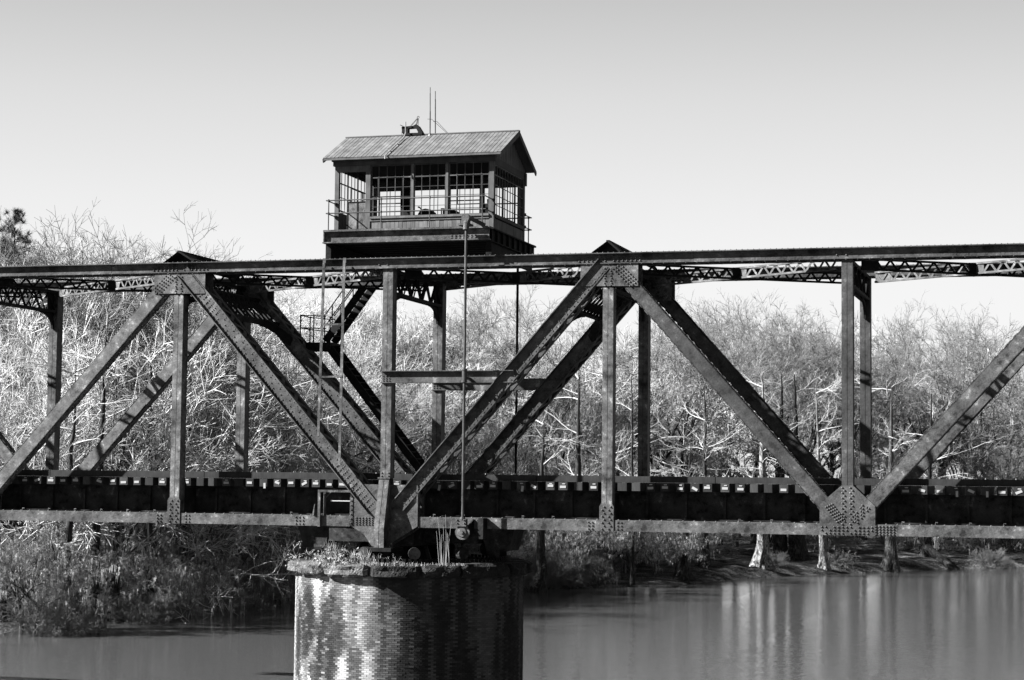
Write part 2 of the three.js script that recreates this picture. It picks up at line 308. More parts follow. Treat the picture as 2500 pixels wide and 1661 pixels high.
  for (const k of [-2, 2]) {
    const x = X[k], g = new Geo(), q = [[x - .8, B + .005], [x + .8, B - .012], [x + .8, B + .86], [x + .16, B + 1.45], [x - .16, B + 1.45], [x - .8, B + .89]];
    g.plate(q, zf + .012, zf + .035); g.plate(q, zf - .5, zf - .47);
    const c = g.build('gusset_plate', M.steel, bridge);
    rivetsOn(c, (r) => {
      const P = (dx, dy) => r.rivet(V(x + dx, B + dy, zf + .035), V(0, 0, 1), .032, .032);
      for (let i = 0; i < 15; i++) for (const s of [-.115, .115]) P(s + (i % 2 ? .035 : -.03), 1.38 - i * .075);
      for (let i = 0; i < 7; i++) for (let j = 0; j < 4; j++) { P(-.62 + i * .055 + j * .062, .86 - i * .07 + j * .03 - .05); if ((i + j) % 3 !== 2) P(.62 - i * .055 - j * .062, .84 - i * .07 + j * .03 - .05); }
      for (let i = 0; i < 13; i++) for (let j = 0; j < 3; j++) if ((i * 7 + j * 5) % 6 > 0) P(-.74 + i * .12, .06 + j * .09);
    });
  }
  for (const k of [-1, 1]) {
    const x = X[k], g = new Geo();
    g.plate([[x - .22, B - .004], [x + .22, B - .004], [x + .22, B + .74], [x + .17, B + .82], [x - .17, B + .82], [x - .22, B + .74]], zf + .012, zf + .034);
    const c = g.build('gusset_plate', M.steelWorn, bridge);
    rivetsOn(c, (r) => { for (let i = 0; i < 8; i++) for (const s of [-.1, .1]) r.rivet(V(x + s + (i % 2 ? .03 : -.03), B + .06 + i * .095, zf + .034), V(0, 0, 1), .034, .034); });
  }
  { // the great plate at the centre, and the splayed foot in front of it
    const q = [[-1.15, B + 1.32], [-1.14, B + .03], [-.67, B - .24], [-.41, B - .6], [.06, B - .6], [1.10, B + .05], [1.09, B + 1.31]], g = new Geo();
    g.plate(q, zf - .03, zf - .005); g.plate(q, zf - .62, zf - .59); g.box(-1.15, -1.05, B + .03, B + 1.32, zf - .004, zf + .012); g.box(1.06, 1.1, B + .06, B + 1.31, zf - .2, zf + .05);
    const c = g.build('gusset_plate', M.steelWorn, bridge);
    rivetsOn(c, (r) => { for (let i = 0; i < 6; i++) for (let j = 0; j < 4; j++) r.rivet(V(-.93 + i * .105 + (j % 2 ? 0 : 0), B + .07 + j * .068, zf - .005), V(0, 0, 1), .03, .03); for (let j = 0; j < 9; j++) r.rivet(V(-1.1, B + .1 + j * .14, zf + .012), V(0, 0, 1), .03, .03); });
    const f = new Geo(), prof = [[zf, B + 1.5], [zf, B - .62], [zf + .5, B - .62], [zf + .5, B], [zf + .09, B + 1.5]];
    f.sidePlate(prof, -.163, -.008); f.sidePlate(prof, .008, .163); f.sidePlate(prof.map(([z, y]) => [z > zf ? z - .03 : z, y]), -.008, .008); f.box(-.2, .2, B + 1.5, B + 1.54, zf - .02, zf + .12);
    f.build('foot_post', M.steelWorn, bridge);
    const s = new Geo(); s.box(-.42, .42, B - .74, B - .625, zf - .6, zf + .56); s.box(-.3, .3, B - 1.09, B - .74, zf - .5, zf + .45); s.build('pivot_shoe', M.steelDark, bridge);
  }
  { // strut at mid height, from the middle post to the rising diagonal
    const g = new Geo(), x0 = -.16, x1 = 4.15; g.box(x0, x1, B + 4.5, B + 4.83, zf - .03 + .004, zf + .018); g.box(x0, x1, B + 4.83, B + 4.855, zf - .2, zf + .13); g.box(x0, x1, B + 4.475, B + 4.5, zf - .2, zf + .07);
    const c = g.build('strut', M.steel, bridge);
    rivetsOn(c, (r) => { for (let i = 0; i < 3; i++) for (let j = 0; j < 3; j++) r.rivet(V(-.1 + i * .1, B + 4.55 + j * .07, zf + .018), V(0, 0, 1), .026, .026); });
  }
}
truss(0, true); truss(FAR, false);

// cross frames between the trusses at every post, laced, with curved knees
function laced(g, a, b, depth, flange, pitch, bar = .05) { // a laced strut hanging below the line a-b
  const dn = V(0, -depth, 0), a2 = a.clone().add(dn), b2 = b.clone().add(dn), d = b.clone().sub(a), L = d.length(), n = Math.max(2, Math.round(L / pitch));
  g.beam(a, b, flange, flange * 1.4); g.beam(a2, b2, flange, flange * 1.4);
  for (let i = 0; i < n; i++) { const p = a.clone().addScaledVector(d, i / n), q = a.clone().addScaledVector(d, (i + 1) / n); if (i % 2) p.add(dn); else q.add(dn); g.beam(p, q, .014, bar, V(0, 0, 1).cross(d).lengthSq() > 1e-6 ? d.clone().cross(V(0, 1, 0)).normalize() : V(1, 0, 0)); }
}
for (const k of [-3, -2, -1, 0, 1, 2, 3]) {
  const x = X[k], g = new Geo(), yb = B + 7.32, portal = Math.abs(k) === 1;
  laced(g, V(x - .09, YT0 - .05, -.3), V(x - .09, YT0 - .05, -5.05), YT0 - .05 - yb, .085, .5, .085); g.beam(V(x + .1, YT0 - .05, -.3), V(x + .1, YT0 - .05, -5.05), .1, .1); g.beam(V(x + .1, yb, -.3), V(x + .1, yb, -5.05), .085, .1);
  for (let i = 0; i < 9; i++) { const z0 = -.4 - i * .5, z1 = z0 - .5; g.beam(V(x + .1, i % 2 ? yb : YT0 - .1, z0), V(x + .1, i % 2 ? YT0 - .1 : yb, z1), .09, .014, V(1, 0, 0)); }
  for (const [z0, s] of [[-.38, -1], [-5.0, 1]]) { // curved knee plates
    const arc = []; for (let i = 0; i <= 7; i++) { const t = i / 7 * Math.PI / 2; arc.push(V(x, yb - .6 + .6 * Math.sin(t), z0 + s * .95 * (1 - Math.cos(t)))); }
    for (let i = 1; i < arc.length; i++) { g.beam(arc[i - 1], arc[i], .07, .16, V(1, 0, 0)); if (i % 2) g.beam(arc[i], V(x, yb, arc[i].z + s * -.25), .012, .07, V(1, 0, 0)); }
    g.sidePlate(s < 0 ? [[z0, yb - .6], [z0, YT0 - .1], [z0 - .5, YT0 - .1], [z0 - .42, yb - .04], [z0 - .16, yb - .2]] : [[z0, yb - .6], [z0 + .16, yb - .2], [z0 + .42, yb - .04], [z0 + .5, YT0 - .1], [z0, YT0 - .1]], x - .012, x + .012);
  }
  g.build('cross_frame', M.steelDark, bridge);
}
// portal bracing in the slope of the heavy diagonals
for (const s of [-1, 1]) {
  const g = new Geo(), P = (t, z) => V(s * (6.72 - t * .66), B + 7.75 - t * .75, z), nrm = V(s * .75, .66, 0);
  for (const t of [.25, 1.35]) g.beam(P(t, -.1), P(t, -5.3), .07, .2, nrm);
  for (let i = 0; i < 12; i++) { const z0 = -.2 - i * .41; g.beam(P(i % 2 ? 1.35 : .25, z0), P(i % 2 ? .25 : 1.35, z0 - .41), .014, .075, nrm); g.beam(P(i % 2 ? .25 : 1.35, z0), P(i % 2 ? 1.35 : .25, z0 - .41), .014, .075, nrm); }
  for (const [z0, q] of [[-.15, -1], [-5.35, 1]]) { const arc = []; for (let i = 0; i <= 8; i++) { const f = i / 8 * Math.PI / 2; arc.push(P(3.2 - 1.85 * Math.sin(f), z0 + q * 1.7 * (1 - Math.cos(f)))); } for (let i = 1; i < arc.length; i++) g.beam(arc[i - 1], arc[i], .08, .28, nrm); for (let i = 1; i < 8; i += 2) g.beam(arc[i], P(1.35, arc[i].z + q * .1), .014, .08, nrm); }
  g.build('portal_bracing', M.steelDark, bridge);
  // small gabled strut on top of the chords at the portal
  const h = new Geo(), x = X[s], y = YT1, top = y + .36;
  const A = s < 0 ? .52 : .34;
  for (const z of [.12, -5.3]) { void z; }
  h.quad(V(x - .02, top, .1), V(x - .52, y + .01, .1), V(x - .52, y + .01, -5.4), V(x - .02, top, -5.4)); h.quad(V(x - .02, top - .03, .1), V(x - .02, top - .03, -5.4), V(x - .5, y, -5.4), V(x - .5, y, .1));
  h.beam(V(x, top, .1), V(x, top, -5.4), .05, .1); h.beam(V(x + A, y + .05, .1), V(x + A, y + .05, -5.4), .05, .06); h.beam(V(x, top, .1), V(x + A + .04, y + .02, .1), .045, .05, V(0, 0, 1));
  h.quad(V(x + .02, top, .1), V(x + .02, top, -.75), V(x + A, y + .05, -.75), V(x + A, y + .05, .1)); h.quad(V(x + .02, top, .09), V(x + A - .02, y + .05, .09), V(x + A - .02, y + .05, -.75), V(x + .02, top - .03, -.75));
  for (let i = 0; i < 9; i++) { const z0 = -.75 - i * .5; h.beam(V(x + (i % 2 ? A : 0), i % 2 ? y + .05 : top, z0), V(x + (i % 2 ? 0 : A), i % 2 ? top : y + .05, z0 - .5), .014, .07, V(1, 1, 0).normalize()); }
  h.build('portal_strut', M.steelDark, bridge);
}
// lateral bracing in the plane of the top chords: crossed laced struts in every bay
for (let k = -3; k < 3; k++) for (const s of [0, 1]) {
  const g = new Geo(), x0 = X[k] + .35, x1 = X[k + 1] - .35, za = s ? -.55 : -4.75, zb = s ? -4.75 : -.55;
  laced(g, V(x0, YT0 + .08 - s * .03, za), V(x1, YT0 + .08 - s * .03, zb), .30, .06, .24, .065);
  g.obox(V(x0 + .25, YT0 - .08, za + (zb - za) * .03), V(.24, 0, (zb - za) * .033), V(0, .17, 0), V((zb > za ? -1 : 1) * .006, 0, .012));
  g.obox(V((x0 + x1) / 2, YT0 - .08, (za + zb) / 2), V(.22, 0, (zb - za) * .03), V(0, .17, 0), V((zb > za ? -1 : 1) * .008, 0, .016));
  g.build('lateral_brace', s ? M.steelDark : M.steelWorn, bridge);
}
// floor: girders under the rails, cross beams, ties, guard timbers, rails
for (const z of [-1.6, -3.5]) {
  const g = new Geo(); g.box(-29, 29, B + .36, B + 1.19, z - .012, z + .012); g.box(-29, 29, B + 1.17, B + 1.2, z - .17, z + .17); g.box(-29, 29, B + .33, B + .36, z - .17, z + .17);
  for (let x = -28; x < 29; x += 1.2) g.box(x - .04, x + .04, B + .36, B + 1.17, z - .1, z + .1);
  g.build('stringer_girder', M.girder, bridge);
}
for (const k of [-3, -2, -1, 0, 1, 2, 3]) { const g = new Geo(), x = X[k]; g.box(x - .012, x + .012, B + .05, B + 1.15, -4.6, -.4); g.box(x - .16, x + .16, B + .02, B + .05, -4.6, -.4); g.box(x - .16, x + .16, B + 1.12, B + 1.15, -4.6, -.4); g.sidePlate([[-.4, B + 1.15], [-.9, B + 1.15], [-.4, B + 2.0]].reverse(), x - .014, x + .014); g.build('floor_beam', M.steelDark, bridge); }
{
  const tg = new Geo(); tg.box(-.135, .135, 0, .255, -1.6, 1.6); const proto = tg.build('tie', M.tie, scene); scene.remove(proto); used.set('tie', 0);
  const pg = new Geo(); pg.box(-.09, .09, -.038, .038, 0, .012); const plate = pg.build('number_plate', M.tag, scene); scene.remove(plate); used.set('number_plate', 0);
  const r = rng(5), tieMats = [.05, .065, .08, .1].map((v) => std(v, { map: woodTex, specularIntensity: .15 }));
  for (let x = -16.2, i = 0; x < 24; x += .452, i++) {
    const t = shade(new THREE.Mesh(proto.geometry, tieMats[Math.floor(r() * 4)])); t.name = numbered('tie'); t.scale.set(.86 + r() * .26, .95 + r() * .05, 1); t.position.set(x + (r() - .5) * .09, B + 1.205 - bridge.position.y, -2.5 + (r() - .5) * .08 - bridge.position.z); bridge.add(t);
    if (r() < .58) {
      const q = shade(new THREE.Mesh(plate.geometry, M.tag)), a = r(); q.name = numbered('number_plate');
      const tilt = a < .62 ? (r() - .5) * .1 : a < .85 ? (r() < .5 ? -1 : 1) * (.3 + r() * .25) : 1.5 + (r() - .5) * .2;
      q.rotation.z = tilt; q.position.set(Math.abs(tilt) > 1 ? .05 : (r() - .5) * .03, Math.abs(tilt) > 1 ? .03 : .11 + (r() - .5) * .05, 1.601); t.add(q);
      if (r() < .5) { const b = shade(new THREE.Mesh(plate.geometry, M.tag)); b.name = numbered('number_plate'); b.scale.set(.5, .4, 1); b.position.set(.02, .2, 1.601); t.add(b); }
    }
  }
}
for (const z of [-1.12, -3.88]) {
  const r = rng(z * 100); for (let x = -29; x < 29; x += 5.6) { const g = new Geo(), w = (r() - .5) * .02; g.box(x + .01, x + 5.59, B + 1.465, B + 1.66 + w, z - .12, z + .12 + w); const c = g.build('guard_timber', M.timber, bridge); rivetsOn(c, (q) => { for (let s = .4; s < 5.4; s += .9) q.cyl(V(x + s, B + 1.65, z + .03), V(x + s, B + 1.70, z + .03), .022, 6); }, M.galv); }
}
for (const z of [-1.78, -3.22]) { const g = new Geo(); g.box(-29, 29, B + 1.6, B + 1.655, z - .036, z + .036); g.box(-29, 29, B + 1.49, B + 1.6, z - .01, z + .01); g.box(-29, 29, B + 1.462, B + 1.49, z - .075, z + .075); g.build('rail', M.railTop, bridge); }
{ // turntable under the centre
  const g = new Geo();
  g.box(-2.5, 2.5, B - .52, B + .02, -3.3, -1.7); g.box(-.75, .75, B - .6, B + .02, -4.7, -.62);
  for (const s of [-1, 1]) g.plate(s > 0 ? [[2.5, B + .02], [2.74, B - .74], [3.46, B - .74], [3.68, B + .02]] : [[-3.68, B + .02], [-3.46, B - .74], [-2.74, B - .74], [-2.5, B + .02]], -3.1, -1.9);
  g.build('drum_girder', M.girder, bridge);
  for (let i = 0; i < 12; i++) { const a = i / 12 * Math.PI * 2 + .15, c = V(Math.cos(a), 0, Math.sin(a)), w = new Geo(); w.cyl(V(c.x * 2.85, B - .79, -2.5 + c.z * 2.85), V(c.x * 3.1, B - .79, -2.5 + c.z * 3.1), .19, 14); w.build('balance_wheel', M.girder, bridge); }
  const p = new Geo(); p.cyl(V(0, B - 1.1, -2.5), V(0, B - .5, -2.5), .7, 20, .5); p.build('centre_pivot', M.steelDark, bridge);
}
{ // small angle-iron frame on the bottom chord beside the centre plate
  const t = thing('iron_frame', 'small open angle-iron frame standing on the bottom chord left of the centre plate', 'frame', [-1.6, B + .33, .1]);
  let g = new Geo(); g.box(-2.19, -2.11, B - .02, B + 1.1, .02, .10); g.build('upright', M.steelWorn, t);
  g = new Geo(); g.box(-2.06, -1.99, B + .3, B + 1.05, -.12, -.05); g.build('upright', M.steelWorn, t);
  g = new Geo(); g.box(-2.19, -1.1, B + 1.06, B + 1.13, .025, .105); g.build('top_bar', M.steelWorn, t);
  g = new Geo(); g.cyl(V(-1.82, B + .79, -.08), V(-1.1, B + .79, -.08), .022, 8); g.build('cross_bar', std(.5, { roughness: .4 }), t);
  g = new Geo(); g.beam(V(-2.03, B + .82, -.05), V(-1.82, B + 1.06, -.05), .03, .03); g.build('brace', M.steelWorn, t);
  g = new Geo(); g.cyl(V(-2.32, B + .33, .0), V(-2.32, B + .68, .0), .09, 4, .02); g.build('stop_cone', M.steel, t);
}

// ---------------------------------------------------------------- operator's house on the top chords
const HX0 = -2.17, HX1 = 3.17, HZ0 = -.85, HZ1 = -4.45, HY = 14.53;
const house = thing('control_house', 'small wooden bridge operator house with gable roof above the top chords', 'house', [.5, 13.62, -2.6]);
{
  let g;
  for (const [z, s] of [[.05, 1], [-5.4, -1]]) { // long I-beams of the platform
    g = new Geo(); g.box(-2.19, 3.31, HY - .06, HY, z - s * .42, z); g.box(-2.19, 3.27, HY - .39, HY - .06, z - s * .17, z - s * .115); g.box(-2.22, 3.29, HY - .42, HY - .385, z - s * .28, z - s * .02);
    if (s > 0) g.plate([[-2.19, HY - .39], [-2.16, HY - .39], [-2.16, HY - .06], [-2.19, HY - .06]], -.06, .03);
    const c = g.build('platform_beam', M.steelWorn, house);
    if (s > 0) rivetsOn(c, (r) => { for (let i = 0; i < 7; i++) for (let j = 0; j < 2; j++) r.rivet(V(2.05 + i * .13, HY - .34 + j * .07, -.065), V(0, 0, 1), .03, .03); });
  }
  for (const x of [-2.1, 3.22]) { // end girders
    g = new Geo(); g.box(x - .012, x + .012, 13.62, HY - .42, -5.2, -.22); g.box(x - .09, x + .09, 13.62, HY - .42, -.23, -.2); g.box(x - .1, x + .1, HY - .45, HY - .424, -5.2, -.24); g.build('end_girder', M.steelDark, house);
    g = new Geo(); g.box(x - .01, x + .01, HY - .42, HY - .05, -5.2, -.19); for (let z = -.3; z > -5.2; z -= .62) g.box(x - .07, x + .085, HY - .42, HY - .05, z - .02, z + .02); g.box(x - .1, x + .1, HY - .05, HY - .01, -5.2, -.40); g.build('side_beam', M.steelDark, house);
  }
  for (let z = -.66; z > -5; z -= .58) { g = new Geo(); g.box(-2.18, 3.1, HY - .40, HY - .12, z - .04, z + .04); g.build('joist', M.timber, house); }
  for (let i = 0; i < 22; i++) { const z = -.32 - i * .222; g = new Geo(); g.box(-1.95, 3.2, HY - .115, HY - .06, z - .218, z); g.build('floor_plank', M.woodDark, house); }
  // posts
  const post = (x0, x1, z0, z1, y0 = HY - .05, y1 = 16.72) => { const q = new Geo(); q.box(x0, x1, y0, y1, z0, z1); return q.build('wall_post', M.wood[0], house); };
  post(HX0, HX0 + .14, HZ0 - .14, HZ0); post(-1.11, -.95, HZ0 - .1, HZ0 + .015); post(HX1 - .15, HX1, HZ0 - .15, HZ0);
  post(HX0, HX0 + .14, HZ1, HZ1 + .14); post(HX1 - .15, HX1, HZ1, HZ1 + .15);
  // plates and fascia
  g = new Geo(); g.box(HX0 - .05, HX1 + .05, 16.70, 16.84, HZ0 - .12, HZ0 + .05); g.box(HX0 - .08, HX1 + .08, 16.84, 16.90, HZ0 - .1, HZ0 + .12); g.build('fascia_board', M.woodDark, house);
  g = new Geo(); g.box(HX0 - .05, HX1 + .05, 16.42, 16.84, HZ1 - .05, HZ1 + .10); g.build('fascia_board', M.woodDark, house);
  for (const x of [HX0, HX1 - .1]) { g = new Geo(); g.box(x, x + .1, 16.62, 16.84, HZ1 + .16, HZ0 - .16); g.build('wall_plate', M.woodDark, house); }
  g = new Geo(); g.box(HX0 + .14, -1.11, 16.50, 16.70, HZ0 - .08, HZ0); g.build('door_header', M.wood[0], house);
  g = new Geo(); g.box(HX0 + .12, HX1 - .12, 16.74, 16.78, HZ1 + .1, HZ0 - .1); g.build('ceiling', M.black, house);
  // wainscot boards under the windows
  const r = rng(11);
  for (let i = 0; i < 29; i++) { const x = -.95 + i * .1375, q = new Geo(), d = r() * .012; q.box(x + .004, x + .1335, HY - .02, 14.885, HZ0 - .05, HZ0 - .018 + d); q.build('board', M.wood[Math.floor(r() * 4)], house); }
  for (let i = 0; i < 26; i++) { const z = HZ0 - .15 - i * .127, q = new Geo(), d = r() * .01; q.box(HX1 - .05, HX1 - .018 + d, HY - .45, 14.9, z - .123, z); q.build('board', M.wood[Math.floor(r() * 3)], house); }
  for (let i = 0; i < 26; i++) { const z = HZ0 - .15 - i * .127, q = new Geo(); q.box(HX0 + .02, HX0 + .05, HY - .05, 15.25, z - .124, z); q.build('board', M.wood[Math.floor(r() * 3)], house); }
  g = new Geo(); g.box(HX0 + .14, HX1 - .15, HY - .05, 14.9, HZ1 + .02, HZ1 + .06); g.build('rear_wall', M.woodDark, house);
  // windows: sill, frame and glazing bars; no glass is left in them
  const win = (axis, a0, a1, y0, y1, w, cols, rows, mulls = [], headY = y1) => { // axis 'x': runs along x at z = w; axis 'z': along z at x = w
    const G = () => new Geo(), bx = (q, p0, p1, u0, u1, d) => axis === 'x' ? q.box(p0, p1, u0, u1, w - d, w) : q.box(w - d, w, u0, u1, p0, p1);
    const f = G(); bx(f, a0, a0 + .035, y0, y1, .07); bx(f, a1 - .035, a1, y0, y1, .07); bx(f, a0 + .035, a1 - .035, y1 - .03, y1, .07); bx(f, a0 + .035, a1 - .035, y0, y0 + .03, .07);
    const wm = f.build('window', M.pipe, house), b = G(), t = .009;
    for (let i = 1; i < cols; i++) { const p = a0 + (a1 - a0) * i / cols; bx(b, p - t, p + t, y0 + .03, y1 - .03, .026); }
    for (let i = 0; i < rows.length; i++) { const hb = i === 0 ? .018 : .007; bx(b, a0 + .035, a1 - .035, rows[i] - hb, rows[i] + hb, .032); }
    b.build('muntin', M.pipe, wm);
    if (mulls.length) { const v = G(); for (const [p0, p1, q0, q1] of mulls) { bx(v, p0, p0 + .035, q0, q1, .05); bx(v, p1 - .035, p1, q0, q1, .05); bx(v, p0 + .035, p1 - .035, q0, q0 + .025, .05); bx(v, p0 + .035, p1 - .035, q1 - .025, q1, .05); } v.build('vent_sash', M.steelDark, wm); }
  };
  const rowsF = [16.29, 15.97, 15.66, 15.35];
  win('x', -.95, .43, 15.03, 16.70, HZ0 - .02, 5, rowsF, [[-.72, .15, 15.66, 16.29]]);
  win('x', .5, 1.585, 15.03, 16.70, HZ0 - .02, 4, rowsF);
  win('x', 1.67, 3.02, 15.03, 16.70, HZ0 - .02, 5, rowsF, [[1.94, 2.8, 15.35, 16.29]]);
  for (const x of [.43, 1.585]) { const q = new Geo(); q.box(x, x + .075, 15.03, 16.7, HZ0 - .1, HZ0 + .005); q.build('mullion', M.wood[1], house); }
  g = new Geo(); g.box(-.95, 3.02, 14.97, 15.035, HZ0 - .12, HZ0 + .05); g.box(-.95, 3.02, 14.89, 14.965, HZ0 - .06, HZ0 + .015); g.build('window_sill', M.wood[1], house);
  const zc = [HZ1 + .15, HZ0 - .15];
  win('z', zc[0], zc[1], 15.03, 16.62, HX1 - .02, 11, [16.29, 15.97, 15.66, 15.35], [[-3.4, -2.0, 15.05, 16.29]]);
  g = new Geo(); g.box(HX1 - .12, HX1 + .03, 14.93, 15.03, zc[0], zc[1]); g.build('window_sill', M.woodDark, house);
  win('z', zc[0], zc[1], 15.3, 16.62, HX0 + .07, 11, [16.2, 15.75], [[-3.3, -2.2, 15.32, 16.2]]);
  win('x', HX0 + .2, -1.15, 15.0, 16.42, HZ1 + .06, 2, [15.97]); win('x', -.88, .45, 14.92, 16.42, HZ1 + .06, 3, [15.5]); win('x', .55, 1.64, 14.92, 16.42, HZ1 + .06, 3, [16.0, 15.75, 15.4]); win('x', 1.74, 2.98, 14.92, 16.42, HZ1 + .06, 3, [15.85]);
  for (const [x0, x1] of [[-1.15, -.88], [.45, .55], [1.64, 1.74]]) { const q = new Geo(); q.box(x0, x1, HY, 16.44, HZ1, HZ1 + .12); q.build('mullion', M.black, house); }
  // door with a solid lower panel
  { const q = new Geo(); q.box(-1.74, -1.12, HY, 15.52, HZ0 - .09, HZ0 - .05); const d = q.build('door', std(.24, { map: rustTex2 }), house); const s = new Geo(); for (const x of [-1.76, -1.42]) s.box(x, x + .035, HY, 16.5, HZ0 - .088, HZ0 - .035); s.box(-1.725, -1.13, 15.52, 15.55, HZ0 - .088, HZ0 - .035); s.build('door_frame', M.steelDark, d); const h = new Geo(); h.cyl(V(-1.2, 15.2, HZ0 - .05), V(-1.14, 15.27, HZ0 + .02), .012, 6); h.build('handle', M.galv, d); }
  // gable end boards
  for (const x of [HX1 - .04, HX0 + .02]) for (let i = 0; i < 28; i++) { const z = HZ0 - i * .1286, zm = z - .064, h = 16.86 + Math.max(0, 1 - Math.abs(zm + 2.65) / 1.95) * .93; const q = new Geo(); q.box(x, x + .03 + (i % 3) * .004, 16.70, h, z - .125, z); q.build('gable_board', M.wood[i % 2], house); }
  // roof of planks
  const E0 = V(0, 16.915, -.56), R0 = V(0, 17.925, -2.63), RX0 = -2.49, RX1 = 3.485, n = 45, w = (RX1 - RX0) / n, slope = R0.clone().sub(E0), up = V(0, slope.z * -1, slope.y).normalize(), roof = new Geo();
  roof.beam(V(RX0 + .02, E0.y - .03, E0.z - .0), V(RX1 - .02, E0.y - .03, E0.z), .06, .03); roof.beam(V(RX0, R0.y + .02, R0.z), V(RX1, R0.y + .02, R0.z), .04, .16);
  const E1 = V(0, 16.915, -4.72); roof.obox(V((RX0 + RX1) / 2, (E1.y + R0.y) / 2, (E1.z + R0.z) / 2), V((RX1 - RX0) / 2, 0, 0), V(0, R0.y - E1.y, R0.z - E1.z).multiplyScalar(.5), V(0, -(R0.z - E1.z), R0.y - E1.y).normalize().multiplyScalar(-.02));
  roof.obox(V((RX0 + RX1) / 2, (E0.y + R0.y) / 2 - .055, (E0.z + R0.z) / 2), V((RX1 - RX0) / 2 - .02, 0, 0), slope.clone().multiplyScalar(.49), up.clone().multiplyScalar(.015));
  for (const x of [RX1 - .035, RX0]) for (const E of [E0, E1]) roof.beam(V(x + .018, E.y - .075, E.z), V(x + .018, R0.y - .075, R0.z), .12, .035);
  const rm = roof.build('roof', M.wood[0], house), rq = rng(21);
  for (let i = 0; i < n; i++) { const x = RX0 + i * w, q = new Geo(), lift = .004 + rq() * .007, ext = (rq() - .5) * .03; q.obox(V(x + w / 2, (E0.y + R0.y) / 2 + lift, (E0.z + R0.z) / 2), V(w / 2 - .009, 0, 0), slope.clone().multiplyScalar(.5 + ext * .2), up.clone().multiplyScalar(.016)); q.build('roof_plank', M.roof[Math.floor(rq() * 4)], rm); }
  // pipe railings on the platform, front and rear
  for (const [z, zw] of [[-.02, HZ0], [-5.3, HZ1]]) {
    const q = new Geo(); for (const y of [15.475, 15.065]) { q.cyl(V(-2.13, y, z), V(3.17, y, z), .021, 8); for (const x of [-2.1, 3.15]) q.cyl(V(x, y, z), V(x, y - .01, zw), .02, 8); for (const x of [-2.12, 3.16]) q.cyl(V(x, y - .045, zw + .02 * Math.sign(z - zw)), V(x, y + .035, zw + .04 * Math.sign(z - zw)), .05, 8); }
    const rl = q.build('railing', M.pipe, house), A0 = 0; void A0; for (const x of [-2.04, -.27, 1.34, 3.06]) { const s = new Geo(); s.cyl(V(x, HY, z), V(x, 15.49, z), .019, 8); for (const y of [15.475, 15.065]) s.cyl(V(x, y - .035, z), V(x, y + .035, z), .03, 8); s.build('stanchion', M.pipe, rl); }
  }
}
